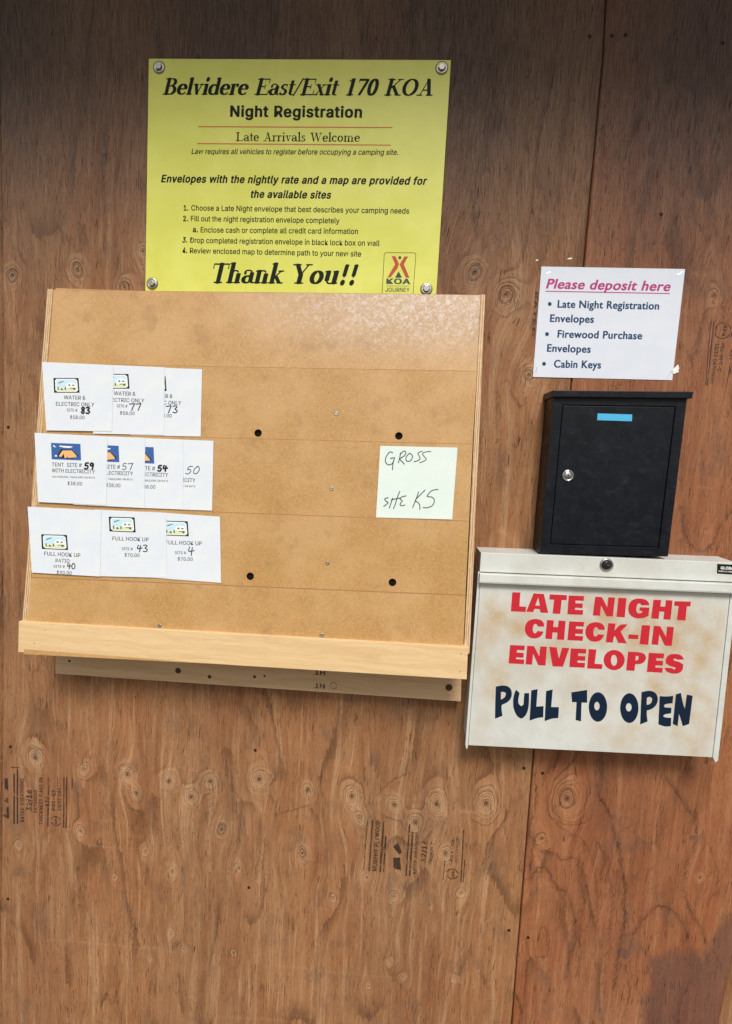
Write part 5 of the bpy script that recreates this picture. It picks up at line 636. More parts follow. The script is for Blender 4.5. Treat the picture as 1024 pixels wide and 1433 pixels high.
def plypanel(xs0, xs1, z0, z1, step, material, detail=True, dep=0.0, name='plywood_panel'):
    nz = int((z1-z0)/step)+1; zz = np.linspace(z0, z1, nz)
    L = np.interp(zz, [p[1] for p in xs0][::-1], [p[0] for p in xs0][::-1]) if len(xs0) > 1 else np.full(nz, xs0[0][0])
    Rr = np.interp(zz, [p[1] for p in xs1][::-1], [p[0] for p in xs1][::-1]) if len(xs1) > 1 else np.full(nz, xs1[0][0])
    nx = int((Rr.max()-L.min())/step)+1; t = np.linspace(0, 1, nx)
    Xg = L[:, None]*(1-t)+Rr[:, None]*t; Zg = np.repeat(zz[:, None], nx, 1)
    edge = np.minimum(np.minimum(Xg-L[:, None], Rr[:, None]-Xg), .12)
    Yg = -dep + (0.12-edge)**2*1.2
    V = np.stack([Xg*I, Yg*I, (Zg+ZG)*I], -1).reshape(-1, 3)
    A = {k: np.zeros((nz, nx), np.float32) for k in ('ring', 'core', 'halo', 'warp', 'dark', 'lite', 'stain', 'age')}
    if detail:
        rs = np.random.RandomState(4)
        for X, Y, r in KN:
            u, v = WALL.at(X, Y); rr = r/17.0*.9
            if not (Xg.min()-3 < u < Xg.max()+3): continue
            dx = Xg-u; dz = Zg-v
            wob = 1+.06*np.sin(2*np.arctan2(dz, dx)+X)+.035*np.sin(3*np.arctan2(dz, dx)+Y)+.02*np.sin(7*np.arctan2(dz, dx)+X+Y)
            tilt = .12*math.sin(X*1.7); dxx = dx+tilt*dz
            d = np.sqrt((dxx*1.22)**2+(dz*.92)**2)*wob
            g1 = np.exp(-(d/(rr*.85))**2); A['ring'] += (r/4.0)*np.exp(-(d/(rr*.62))**1.3); A['halo'] = np.maximum(A['halo'], np.exp(-(d/(rr*.80))**2)*(.9 if r > 14 else .7))
            fl = np.exp(-((d-rr*.95)/(rr*.20+.03))**2)*np.clip(dz/(np.abs(dx)+np.abs(dz)+.01), 0, 1)**2; A['lite'] += .30*fl*(1 if r > 13 else .4)
            A['lite'] += .16*np.exp(-(dx/(rr*.16+.05))**2)*np.exp(-((dz+rr*1.7)/(rr*1.0))**2)*(dz < 0)
            A['core'] += (1.0 if (X, Y) in DKN or r > 20 else .55)*np.exp(-(d/(rr*.13+.03))**2)
            if (X, Y) in DKN: A['dark'] += .55*np.exp(-((d-rr*.42)/(.07+.02*r/20))**2)
            else: A['lite'] += .35*np.exp(-((d-rr*.48)/.09)**2)
            e = np.exp(-(np.sqrt((dx*1.0)**2+(dz*.6)**2)/(rr*1.9))**2); A['warp'] -= dx*e*.75
        for lst, key in ((DARK, 'dark'), (LITE, 'lite')):
            for pts, wpx, am in lst:
                P = np.array([WALL.at(*p) for p in spline(pts, 5)]); wd = wpx/17.0*.60+.045
                if P[:, 0].max() < Xg.min()-1 or P[:, 0].min() > Xg.max()+1: continue
                mg = wd*3+.3
                ix = (Zg[:, 0] > P[:, 1].min()-mg) & (Zg[:, 0] < P[:, 1].max()+mg)
                if not ix.any(): continue
                ci = np.where((Xg[ix].max(0) > P[:, 0].min()-mg) & (Xg[ix].min(0) < P[:, 0].max()+mg))[0]
                if len(ci) == 0: continue
                sl = np.ix_(np.where(ix)[0], ci); sx, sz = Xg[sl], Zg[sl]
                jx = sx + .05*np.sin(sz*9.1+sx*2)+.035*np.sin(sz*23.7)+.02*np.sin(sz*51); jz = sz+.05*np.sin(sx*11.3)
                best = np.full(sx.shape, 9.0)
                for a, b in zip(P[:-1], P[1:]):
                    ab = b-a; l2 = (ab**2).sum()+1e-9; tt = np.clip(((jx-a[0])*ab[0]+(jz-a[1])*ab[1])/l2, 0, 1)
                    best = np.minimum(best, np.hypot(jx-a[0]-tt*ab[0], jz-a[1]-tt*ab[1]))
                side = np.exp(-(best/wd)**2)*am
                ends = .65+.35*np.sin(sz*3.1+P[0, 0]*5)*np.sin(sz*1.3+2)
                A[key][sl] = np.maximum(A[key][sl], side*ends)
                if key == 'dark' and .8 <= wpx < 1.3 and am > .6:
                    A['dark'][sl] = np.maximum(A['dark'][sl], np.exp(-(best/(wd*3.2))**2)*am*.28)
        S = np.array([WALL.at(*p) for p in STAIN]); ins = np.zeros(Xg.shape, bool); dist = np.full(Xg.shape, 9.0)
        jx = Xg+.2*np.sin(Zg*1.3+Xg); jz = Zg+.25*np.sin(Xg*1.9)
        for i in range(len(S)):
            a, b = S[i-1], S[i]; c = ((a[1] > jz) != (b[1] > jz)) & (jx < (b[0]-a[0])*(jz-a[1])/(b[1]-a[1]+1e-12)+a[0]); ins ^= c
            ab = b-a; tt = np.clip(((jx-a[0])*ab[0]+(jz-a[1])*ab[1])/(ab**2).sum(), 0, 1); dist = np.minimum(dist, np.hypot(jx-a[0]-tt*ab[0], jz-a[1]-tt*ab[1]))
        A['stain'] = np.clip(.5+np.where(ins, dist, -dist)/1.6, 0, 1).astype(np.float32)
        for q, r, am in SPOTS:
            u, v = WALL.at(*q); d = np.hypot(jx-u, (jz-v)); A['stain'] = np.maximum(A['stain'], am*np.exp(-(d/(r/14.0))**4))
    a = np.clip((Zg+24)/24, 0, 1); A['age'] = (a*a*(3-2*a)*.85+np.clip((Zg+60)/60, 0, 1)*.16+.06+.10*np.sin(Xg*.35+1)).astype(np.float32)
    idx = np.arange(nz*nx).reshape(nz, nx); q = np.stack([idx[:-1, :-1], idx[:-1, 1:], idx[1:, 1:], idx[1:, :-1]], -1).reshape(-1, 4)
    # rim: back edge of the sheet
    rim = np.concatenate([idx[0, :], idx[1:, -1], idx[-1, -2::-1], idx[-2:0:-1, 0]]); nb = len(V)
    VB = V[rim].copy(); VB[:, 1] = .5*I; V = np.vstack([V, VB]); n = len(rim); k = np.arange(n); k2 = (k+1) % n
    q = np.vstack([q, np.stack([rim[k2], rim[k], nb+k, nb+k2], -1)])
    me = bpy.data.meshes.new(name); me.vertices.add(len(V)); me.vertices.foreach_set('co', V.ravel().astype(np.float32))
    me.loops.add(q.size); me.loops.foreach_set('vertex_index', q.ravel().astype(np.int32)); me.polygons.add(len(q)); me.polygons.foreach_set('loop_start', np.arange(0, q.size, 4, dtype=np.int32))
    me.update(calc_edges=True)
    for kx, arr in A.items():
        at = me.attributes.new(kx, 'FLOAT', 'POINT'); at.data.foreach_set('value', np.concatenate([arr.ravel(), np.zeros(n)]).astype(np.float32))
    return link(name, me, material, wall, True)
SEAM = [(848, 0), (843, 90), (817, 370), (780, 720), (747, 1050), (716, 1433)]
sm_ = [WALL.at(*p) for p in SEAM]; sm_ = [(sm_[0][0]+.05, 24)]+sm_+[(sm_[-1][0], -90.8)]
lf_ = [WALL.at(*p) for p in [(2, 300), (4, 500), (3, 760), (3, 1000), (0, 1300)]]; lf_ = [(lf_[0][0], 24)]+lf_+[(lf_[-1][0], -90.8)]
rt_ = [WALL.at(*p) for p in [(1026, 1330), (1005, 1433)]]; rt_ = [(rt_[0][0], 24)]+rt_+[(rt_[1][0], -90.8)]
g_ = .07
panelA = plypanel([(x+g_, z) for x, z in lf_], [(x-g_, z) for x, z in sm_], -90.8, 24, .12, M['plyA'])
panelB = plypanel([(x+g_, z) for x, z in sm_], [(x-g_, z) for x, z in rt_], -90.8, 24, .09, M['plyB'], dep=.03)
panelC = plypanel([(-48, 0)], [(x-g_, z) for x, z in lf_], -90.8, 24, 1.2, M['plyA'], False, dep=-.04)
panelD = plypanel([(x+g_, z) for x, z in rt_], [(112, 0)], -90.8, 24, 1.2, M['plyA'], False, dep=-.02)
block('wall_stud', WALL, rect(-48, -90.9, 112, 24), -4, -.6, M['hole'], wall)
panelA['label'] = 'wide tan plywood sheet with rows of pale knots'; panelB['label'] = 'redder plywood sheet with a dark purple stain at its foot'
for nm in (panelA, panelB): pass
NAILS = [(14.5,1045,'A'),(357,1050,'A'),(11,1258,'A'),(348,1242,'A'),(733,1075,'A'),(712,1302,'A'),(11.5,598,'A'),(825,51,'A'),
         (759,1082,'B'),(739,1312,'B'),(856,50,'B'),(875,49,'B'),(1011,60,'B'),(925,300,'B')]
for X, Y, s in NAILS:
    F = WALL if s == 'A' else front(.03); u, v = F.at(X, Y)
    turned('nail', F, (u, v), [(.15, -.01), (.14, .010), (.10, .014), (.06, .004), (0, .002)], M['nail'], panelA if s == 'A' else panelB, 12)
# grade stamps, printed in rows that read upwards
def vbar(F, x0, y0, x1, y1, wpx):
    return [[F.at(x0-wpx/2, y0), F.at(x0+wpx/2, y0), F.at(x1+wpx/2, y1), F.at(x1-wpx/2, y1)]]
def vtext(s, font, F, A, B, cap_px):
    """text running upwards from A (start) to B (end), letters to the left of the line"""
    R, x0, x1, cap = text_shapes(s, font); a = Vector(F.at(*A)); b = Vector(F.at(*B)); d = b-a; sx = d.length/(x1-x0); d.normalize(); n = Vector((-d.y, d.x))
    hh = (Vector(F.at(A[0]+cap_px, A[1]))-a).length/cap
    return [[[tuple(a+d*((p[0]-x0)*sx)+n*(p[1]*hh)) for p in L] for L in S] for S in R]
def ringshape(F, cx, cy, r, w_):
    c = F.at(cx, cy); k = 1/16.5; out = []
    for a0, a1 in ((.25, 2.9), (3.5, 6.0)):
        o = [(c[0]+r*k*math.cos(a0+(a1-a0)*i/16), c[1]+r*k*math.sin(a0+(a1-a0)*i/16)) for i in range(17)]
        i_ = [(c[0]+(r-w_)*k*math.cos(a0+(a1-a0)*i/16), c[1]+(r-w_)*k*math.sin(a0+(a1-a0)*i/16)) for i in range(17)]
        out.append([o+i_[::-1]])
    return out
K = crop(0, 1070, 9.309); k1 = lambda x, y: K([(x, y)])[0]
sh = []
for a, b, w_ in (((183, 118), (183, 772), 2.2), ((226, 60), (226, 772), 2.2), ((626, 160), (628, 400), 1.6), ((626, 560), (622, 810), 2.0), ((752, 170), (750, 285), 1.0), ((832, 165), (828, 825), 1.6), ((868, 165), (862, 825), 1.6), ((940, 180), (938, 330), 1.2)):
    sh.append(vbar(WALL, *k1(*a), *k1(*b), w_))
sh.append([[WALL.at(*k1(*p)) for p in ((55, 178), (102, 176), (108, 335), (60, 310))]]); sh.append([[WALL.at(*k1(*p)) for p in ((30, 660), (118, 712), (112, 545), (80, 560), (85, 640))]]); sh.append([[WALL.at(*k1(*p)) for p in ((70, 430), (105, 425), (112, 510), (60, 480))]])
sh.append([[WALL.at(*k1(*p)) for p in ((140, 25), (250, 35), (250, 45), (140, 38))]])
for s, A, B, c in (('RATED SHEATHING', (312, 752), (312, 180), 5), ('32/16', (415, 608), (412, 330), 8), ('EXTERIOR', (480, 628), (480, 330), 4.4), ('THICKNESS 0.451 IN', (552, 785), (552, 170), 4.8), ('430', (640, 550), (640, 420), 6), ('PS1-09', (715, 600), (713, 330), 4.6), ('15/32 CAT', (790, 600), (790, 300), 4.4), ('APA', (745, 780), (745, 670), 4)):
    sh += vtext(s, 'sansbold', WALL, k1(*A), k1(*B), c)
sh += ringshape(WALL, *k1(728, 735), 8.2, 1.5)
printed('ink_stamp', sh, WALL, .012, M['stamp'], panelA)
K = crop(500, 1130, 6.0235); sh = []
for a, b, w_ in (((85, 110), (52, 530), 1.2), ((128, 105), (97, 538), 2.0), ((222, 115), (192, 545), 2.4), ((240, 240), (220, 548), 2.2), ((440, 140), (410, 575), 2.2), ((466, 205), (440, 577), 2.4), ((738, 445), (722, 608), 1.4), ((895, 190), (872, 628), 1.6), ((905, 440), (892, 628), 1.2)):
    sh.append(vbar(WALL, *k1(*a), *k1(*b), w_))
sh.append([[WALL.at(*k1(*p)) for p in ((300, 425), (360, 420), (368, 535), (345, 520), (325, 520), (305, 500))]]); sh.append([[WALL.at(*k1(*p)) for p in ((300, 330), (345, 290), (375, 380), (350, 395))]])
for s, A, B, c in (('MURPHY PLYWOOD', (163, 538), (192, 110), 6), ('RATED SHEATHING', (490, 562), (512, 210), 3.6), ('32/16', (575, 465), (590, 280), 7), ('EXPOSURE 1', (622, 480), (640, 300), 3.6), ('15/32 CATEGORY', (842, 470), (855, 240), 3.6), ('PS1-09', (800, 455), (815, 270), 3.4), ('APA', (820, 595), (820, 535), 4)):
    sh += vtext(s, 'sansbold', WALL, k1(*A), k1(*B), c)
sh += ringshape(WALL, *k1(800, 560), 8.6, 1.5)
printed('ink_stamp', sh, WALL, .012, M['stamp'], panelA)
K = crop(870, 380, 3.583); sh = []; FB = front(.03)
for a, b, w_ in (((446, 250), (420, 568), 1.0), ((462, 250), (428, 572), 1.6), ((545, 455), (524, 578), 1.2), ((552, 300), (549, 330), 1.2)):
    sh.append(vbar(FB, *k1(*a), *k1(*b), w_))
def dtext(s, F, A, B, c):
    return vtext(s, 'sansbold', F, A, B, -c) if False else vtext(s, 'sansbold', F, A, B, c)
for s, A, B, c in (('15/32 CATEGORY', (470, 360), (440, 565), 5), ('PS1-09 C-C', (498, 360), (480, 500), 5), ('430', (545, 390), (540, 445), 6), ('APA', (512, 265), (500, 325), 5)):
    sh += vtext(s, 'sansbold', FB, k1(*A), k1(*B), c)
sh += ringshape(FB, *k1(506, 296), 10.5, 1.2)
printed('ink_stamp', sh, FB, .012, M['stamp'], panelB)
# reddish faint print left of the white notice
sh = vtext('RATED', 'sansbold', WALL, (749, 408), (744, 470), 4)
printed('ink_stamp', sh, WALL, .012, M['stamp'], panelA)

# ================================================================== unseen eave, added to shade the top of the wall
ev = empty('added_eave', (32, -12, 26), 'added brown boarded eave, out of view, shading the top of the plywood wall', 'roof')
for i in range(8):
    block('added_soffit_board', Frame((0, 0, 25.5), (1, 0, 0), (0, 1, 0)), rect(-60, -28+i*3.5, 124, -28+i*3.5+3.4), 0, .7, M['added_soffit'], ev)
block('added_fascia_board', front(28.1), rect(-60, 23.5, 124, 31), 0, .75, M['added_soffit'], ev, .03)

# ================================================================== yellow sign
FS = front(.20)
sign = empty('registration_sign', (24.8, -.1, -18), 'yellow plastic sign headed Night Registration above the envelope rack', 'sign')
cor = [FS.at(*p) for p in ((203, 410), (610, 416.5), (631, 84), (208, 82))]
block('sign_board', FS, cor, -.16, 0, M['yellow'], sign, .012, 1)
KS = crop(190, 70, 2.2756); s1 = lambda x, y: KS([(x, y)])[0]
say('title_lettering', FS, .010, M['ink'], sign, ('Belvidere East/Exit 170 KOA', 'serifbold', s1(85, 142), s1(945, 146), 23.6, .24))
say('heading_lettering', FS, .010, M['ink'], sign, ('Night Registration', 'sansbold', s1(300, 212), s1(720, 215), 15.6))
printed('rule', [[[FS.at(*s1(*p)) for p in ((197, 242.4), (197, 245.6), (817, 248.6), (817, 245.4))]]], FS, .010, M['redline'], sign)
printed('rule', [[[FS.at(*s1(*p)) for p in ((195, 296.4), (195, 299.6), (811, 304.6), (811, 301.4))]]], FS, .010, M['redline'], sign)
say('welcome_lettering', FS, .010, M['ink'], sign, ('Late Arrivals Welcome', 'serif', s1(318, 290), s1(713, 292), 12.6))
say('notice_lettering', FS, .010, M['ink'], sign, ('Law requires all vehicles to register before occupying a camping site.', 'sans', s1(177, 331), s1(835, 334), 7.4, .2))
say('subheading_lettering', FS, .010, M['ink'], sign, ('Envelopes with the nightly rate and a map are provided for', 'sansbold', s1(80, 421), s1(927, 429), 10.6, .22),
    ('the available sites', 'sansbold', s1(366, 470), s1(622, 473), 10.6, .22))
say('instruction_lettering', FS, .010, M['ink'], sign,
    ('1.', 'sansbold', s1(152, 511), s1(167, 511), 7.6), ('Choose a Late Night envelope that best describes your camping needs', 'sans', s1(176, 511), s1(870, 521), 7.6),
    ('2.', 'sansbold', s1(150, 545), s1(166, 545), 7.6), ('Fill out the night registration envelope completely', 'sans', s1(175, 545), s1(648, 552), 7.6),
    ('a.', 'sansbold', s1(181, 580), s1(198, 580), 7.6), ('Enclose cash or complete all credit card information', 'sans', s1(206, 581), s1(707, 586), 7.6),
    ('3.', 'sansbold', s1(148, 613), s1(164, 613), 7.6, .2), ('Drop completed registration envelope in black lock box on wall', 'sans', s1(173, 614), s1(776, 624), 7.6),
    ('4.', 'sansbold', s1(148, 646), s1(163, 646), 7.6, .2), ('Review enclosed map to determine path to your new site', 'sans', s1(172, 647), s1(717, 658), 7.6))
for tx, xa, xb in (('Thank', 246, 472), ('You!!', 500, 708)): say('thanks_lettering', FS, .010, M['ink'], sign, (tx, 'serifbold', s1(xa, 742.0+(xa-246)*.0087), s1(xb, 742.0+(xb-246)*.0087), 28.6, .24))
KL = crop(525, 345, 10.78)
def fr(F, L): return [F.at(*p) for p in L]
outer = KL([(95,760),(132,125),(142,100),(160,88),(590,92),(610,108),(615,130),(570,760)]); inner = KL([(103,760),(139,128),(147,106),(164,94),(588,98),(604,112),(608,132),(563,760)])
printed('logo_frame', [[fr(FS, outer+inner[::-1])]], FS, .010, M['ink'], sign)
printed('logo_tepee', [[fr(FS, KL(L))] for L in ([(248,145),(302,145),(358,262),(335,330),(228,468),(185,462),(300,268)], [(440,150),(495,150),(430,268),(515,470),(460,468),(366,272)])], FS, .011, M['logored'], sign)
printed('logo_door', [[fr(FS, KL([(352,372),(402,470),(298,470)]))]], FS, .010, M['logogreen'], sign)
printed('logo_dot', [[fr(FS, KL(ell(370, 168, 22, 24)))]], FS, .010, M['logogreen'], sign)
say('logo_lettering', FS, .010, M['logogreen'], sign, ('KOA', 'sansbold', KL([(165,560)])[0], KL([(528,566)])[0], 7.4), ('JOURNEY', 'sans', KL([(155,680)])[0], KL([(518,684)])[0], 5.6))
printed('logo_rule', [[fr(FS, KL([(165,590),(165,596),(515,600),(515,594)]))]], FS, .010, M['greyink'], sign)
for X, Y in ((222.5, 94.5), (618, 95.5), (213, 397), (596.5, 404.5)):
    c = FS.at(X, Y); sc_ = turned('screw_washer', FS, c, [(.50, .0), (.48, .05), (.40, .13), (.30, .11), (.28, .10), (0, .10)], M['steel'], sign, 28)
    hx = bmesh.new(); prism(hx, FS, disc_pts(c, .26, 6), .10, .26, .03); link('screw_head', hx, M['steel'], sc_)
    turned('screw_recess', FS, c, [(.11, .262), (.11, .20), (0, .20)], M['darkmetal'], sc_, 6, False)

# ================================================================== envelope rack
TILT = Vector((0, 3.85, 27.4)).normalized(); RX = Vector((1, 0, .004)).normalized()
RF = Frame((0, -.75, -18.1), RX, TILT)
rack = empty('envelope_rack', (23, -2.5, -48.5), 'large sloping hardboard rack with stepped pockets and pale wood lip', 'rack')
LN = [((74, 405), (672, 412)), ((66, 508), (667, 519)), ((58, 606), (661, 621)), ((50, 707), (656, 729)), ((44, 808), (651, 833)), ((36, 905), (646, 943))]
HT, HB, TK = .40, .05, .25
SL = []
for i in range(5):
    hh = HT if i else .05
    a, b = RF.at(*LN[i][0], hh), RF.at(*LN[i][1], hh); c, d = RF.at(*LN[i+1][0], .1), RF.at(*LN[i+1][1], .1)
    SL.append((a, b, c, d, hh))
XL = RF.at(72, 420, .2)[0]; XR = RF.at(670, 420, .2)[0]
HOLES = {1: [(361, 606), (558, 610)], 3: [(350, 806.5), (549, 815)]}
SCR = {1: [(470.5, 579)], 2: [(464, 684)], 3: [(458, 788)], 4: [(450, 889), (223, 876)]}
ROWF = []
for i, (a, b, c, d, hh) in enumerate(SL):
    vt = (a[1]+b[1])/2; vb = (c[1]+d[1])/2-.35
    t0 = RF.P(0, vt, hh); b0 = RF.P(0, vb, HB if i < 4 else .25)
    Fr = Frame(b0, RX, (t0-b0)); ROWF.append(Fr)
    sl = (b[1]-a[1])/(b[0]-a[0]); top = (t0-b0).length
    pts = [(c[0]-.05, -0.02+(-sl*(XR-XL)/2)), (d[0]+.02, -0.02+sl*(XR-XL)/2), (b[0]+.02, top+sl*(XR-XL)/2), (a[0]-.05, top-sl*(XR-XL)/2)]
    hs = [Fr.at(*q) for q in HOLES.get(i, [])]
    bm = bmesh.new()
    if hs:
        loops = [[bm.verts.new(wm(Fr.P(*q, 0))) for q in pts]]+[[bm.verts.new(wm(Fr.P(*q, 0))) for q in disc_pts(h_, .30, 24)] for h_ in hs]
        es = [bm.edges.new((L[k], L[(k+1) % len(L)])) for L in loops for k in range(len(L))]
        bmesh.ops.triangle_fill(bm, use_beauty=True, use_dissolve=False, edges=es)
        r = bmesh.ops.extrude_face_region(bm, geom=bm.faces[:]); nv = [v for v in r['geom'] if isinstance(v, bmesh.types.BMVert)]
        bmesh.ops.translate(bm, vec=-Fr.n*TK*I, verts=nv)
    else: prism(bm, Fr, pts, -TK, 0)
    tw = [wm(Fr.P(*pts[2], 0)), wm(Fr.P(*pts[3], 0))]
    es = [e for e in bm.edges if all(min((v.co-t).length for t in tw) < 1e-5 for v in e.verts)]
    bmesh.ops.bevel(bm, geom=es, offset=.055*I, segments=1, affect='EDGES')
    bm.normal_update(); bmesh.ops.recalc_face_normals(bm, faces=bm.faces)
    for f in bm.faces:
        if f.normal.dot(Fr.ez) > .5: f.material_index = 1
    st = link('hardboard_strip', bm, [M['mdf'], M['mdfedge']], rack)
    for h_ in hs: turned('finger_hole', Fr, h_, [(.298, -.015), (.298, -.235), (0, -.235)], M['hole'], st, 24, False)
    for q in SCR.get(i, []):
        c_ = Fr.at(*q); turned('screw', Fr, c_, [(.17, .003), (.17, .02), (.14, .03), (.07, .012), (0, .01)], M['steel'], st, 16)
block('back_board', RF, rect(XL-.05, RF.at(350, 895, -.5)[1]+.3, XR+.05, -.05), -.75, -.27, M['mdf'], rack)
def side(name, topo, topi, boto, boti):
    pts = [RF.at(*boto, .12), RF.at(*boti, .12), RF.at(*topi, .12), RF.at(*topo, .12)]
    block(name, RF, pts, -.85, .12, M['edge'], rack, .015, 1)
side('side_board', (66, 404), (74, 404.5), (30.5, 875), (38, 876)); side('side_board', (679, 412), (672.5, 412), (657, 915), (649, 914))
# lip and shelf
LP = front(5.15); lp = [LP.at(*p) for p in ((25, 912.5), (653, 951), (655, 906), (26, 869.5))]
block('front_lip', LP, lp, -.72, 0, M['birch'], rack, .04)
zl = lp[0][1]; zr = lp[1][1]
bm = bmesh.new(); Fsh = front(4.4); prism(bm, Fsh, [(lp[0][0]+.4, zl+.9), (lp[1][0]-.4, zr+.9), (lp[1][0]-.4, zr+1.5), (lp[0][0]+.4, zl+1.5)], -4.3, 0); link('bottom_shelf', bm, M['birch'], rack)
for X, Y in ((63, 882), (48, 900), (645, 915), (644, 940)):
    c_ = LP.at(X, Y); block('brad_nail', LP, disc_pts(c_, .04, 8), -.01, .006, M['nail'], rack)

# cleat behind
CL = front(1.5); cl = [CL.at(*p) for p in ((77, 943), (645, 982), (646, 925), (78, 885))]
cleat = empty('wood_cleat', (23.4, -.8, -51), 'rough pine stud fixed to the wall under the rack lip', 'wood cleat')
def pinek():
    m = M['pine'].copy(); m.name = 'knotty_pine'; return m
block('stud', CL, cl, -1.46, 0, M['pine'], cleat, .06)
kd = mat('knot_wood', (.045, .02, .01), .6)
for X, Y, r, ry in ((628, 962, .30, .30), (249, 938.5, .26, .14), (293, 947, .17, .09), (97, 925, .12, .16), (356, 947, .14, .1), (370, 946, .1, .12)):
    c_ = CL.at(X, Y)
    for s in (0, ): turned('knot', CL, c_, [(r, .002), (r*.9, .010), (r*.5, .014), (0, .008)], kd, cleat, 16)
K = crop(440, 560, 3.184)
sh = line('HT', 'sansbold', CL, (454, 961), (440, 960), -6.5); sh2 = [[[(x, y) for x, y in L] for L in S] for S in sh]
def upside(s, A, B, cpx):
    return line(s, 'sansbold', CL, A, B, cpx)
printed('ink_stamp', upside('HT', (454.5, 957), (440, 956), 7)+upside('HT', (455, 938), (440, 937), 7)+ringshape(CL, 466.5, 959.5, 5, .9), CL, .008, M['stamp'], cleat)

# ================================================================== envelopes
def sheet(name, F, quad, h, mt, parent, thick=.012, curl=0.0, seed=0, dog=None, puff=0.0):
    """a thin sheet bent a little: quad = four survey points tl, tr, br, bl on F"""
    tl, tr, br, bl = [Vector(F.at(*q)) for q in quad]; nx, nz = 14, 12; bm = bmesh.new(); rnd = random.Random(seed); ph = rnd.random()*6
    G = []
    for k in range(2):
        g = []
        for j in range(nz+1):
            b = j/nz; row = []
            for i in range(nx+1):
                a = i/nx; q = (bl*(1-a)+br*a)*(1-b)+(tl*(1-a)+tr*a)*b
                hh = h + curl*(b**2)*(.5+.5*math.cos(a*2.4+ph)) + curl*.25*math.sin(a*5+ph)*b + puff*(math.sin(math.pi*a)*math.sin(math.pi*b)-1)
                if dog: hh += dog*max(0, a+b-1.55)**2
                row.append(bm.verts.new(wm(F.P(q.x, q.y, hh+(thick if k else 0)))))
            g.append(row)
        G.append(g)
    for k, g in enumerate(G):
        for j in range(nz):
            for i in range(nx):
                f = (g[j][i], g[j][i+1], g[j+1][i+1], g[j+1][i]); bm.faces.new(f if k else f[::-1])
    per = [(0, i) for i in range(nx)]+[(j, nx) for j in range(nz)]+[(nz, i) for i in range(nx, 0, -1)]+[(j, 0) for j in range(nz, 0, -1)]
    for p, q in zip(per, per[1:]+per[:1]): bm.faces.new((G[0][p[0]][p[1]], G[0][q[0]][q[1]], G[1][q[0]][q[1]], G[1][p[0]][p[1]]))
    return link(name, bm, mt, parent)
def tune(F, o):   # printed matter drawn at offset (dx, dy) of the pattern envelope
    class G:
        pass
    g = G(); g.at = lambda X, Y, h=0.0: F.at(X+o[0], Y+o[1], h); g.P = F.P; g.n = F.n; return g
DG = {  # hand-drawn digits in a unit box, y down
 '8': [[(.75,.12),(.45,.0),(.2,.18),(.45,.45),(.75,.72),(.5,1),(.15,.82),(.4,.5),(.78,.25),(.75,.1)]], '3': [[(.15,.08),(.6,.0),(.8,.2),(.45,.45),(.85,.68),(.6,.98),(.1,.92)]], '7': [[(.05,.08),(.5,.05),(.92,.02),(.7,.45),(.45,1)]],
 '5': [[(.85,.02),(.35,.05),(.22,.45),(.6,.42),(.8,.68),(.5,.98),(.08,.9)]], '9': [[(.8,.15),(.45,.02),(.15,.25),(.4,.5),(.8,.2),(.75,.6),(.6,1)]], '4': [[(.3,.02),(.15,.5),(.5,.52),(1.0,.45)],[(.72,.1),(.62,.5),(.55,1)]], '0': [[(.5,.02),(.12,.4),(.25,.92),(.7,.9),(.92,.45),(.65,.05),(.4,.04)]]}
def digits(s, x, y, w_, h_, gap=.12, slant=0.0):
    out = []
    for i, ch in enumerate(s):
        for st in DG[ch]: out.append([(x+i*(w_*(1+gap))+a*w_+slant*(1-b)*h_, y+b*h_) for a, b in st])
    return out
def camp_picture(F, q, h, par):
    """small framed camping picture; q = survey quad tl,tr,br,bl"""
    def U(a, b):
        tl, tr, br, bl = q; return ((tl[0]*(1-a)+tr[0]*a)*(1-b)+(bl[0]*(1-a)+br[0]*a)*b, (tl[1]*(1-a)+tr[1]*a)*(1-b)+(bl[1]*(1-a)+br[1]*a)*b)
    f = lambda L: [F.at(*U(*p)) for p in L]
    rr = [(.12,.06),(.86,.06),(.94,.16),(.95,.84),(.88,.94),(.14,.94),(.06,.84),(.06,.16)]
    pic = printed('picture_border', [[f([(0,0),(1,0),(1,1),(0,1)])]], F, h, M['ink'], par)
    printed('picture_margin', [[f(rr)]], F, h+.003, M['pwhite'], pic)
    printed('picture_sky', [[f([(.14,.12),(.86,.12),(.90,.2),(.90,.62),(.10,.66),(.10,.2)])]], F, h+.006, M['ppale'], pic)
    printed('picture_ground', [[f([(.10,.68),(.90,.64),(.90,.82),(.84,.88),(.16,.88),(.10,.82)])]], F, h+.006, M['pgrass'], pic)
    trailer = f([(.50,.66),(.50,.46),(.56,.36),(.70,.31),(.84,.36),(.88,.5),(.87,.66)])
    printed('picture_trailer', [[trailer]], F, h+.009, M['pwhite'], pic)
    fig = [[f([(.58,.44),(.66,.44),(.66,.54),(.58,.54)])], [f([(.73,.46),(.82,.46),(.82,.54),(.73,.54)])], [f([(.15,.6),(.19,.6),(.19,.82),(.15,.82)])], [f([(.26,.82),(.31,.66),(.37,.82)])], [f([(.42,.8),(.44,.6),(.47,.6),(.48,.8)])], [f([(.62,.68),(.86,.66),(.86,.70),(.62,.72)])], [f(ell(.80,.74,.045,.07,12))],
           [f([(.18,.34),(.26,.26),(.40,.20),(.41,.24),(.30,.30),(.20,.38)])]]
    printed('picture_drawing', fig, F, h+.012, M['midink'], pic)
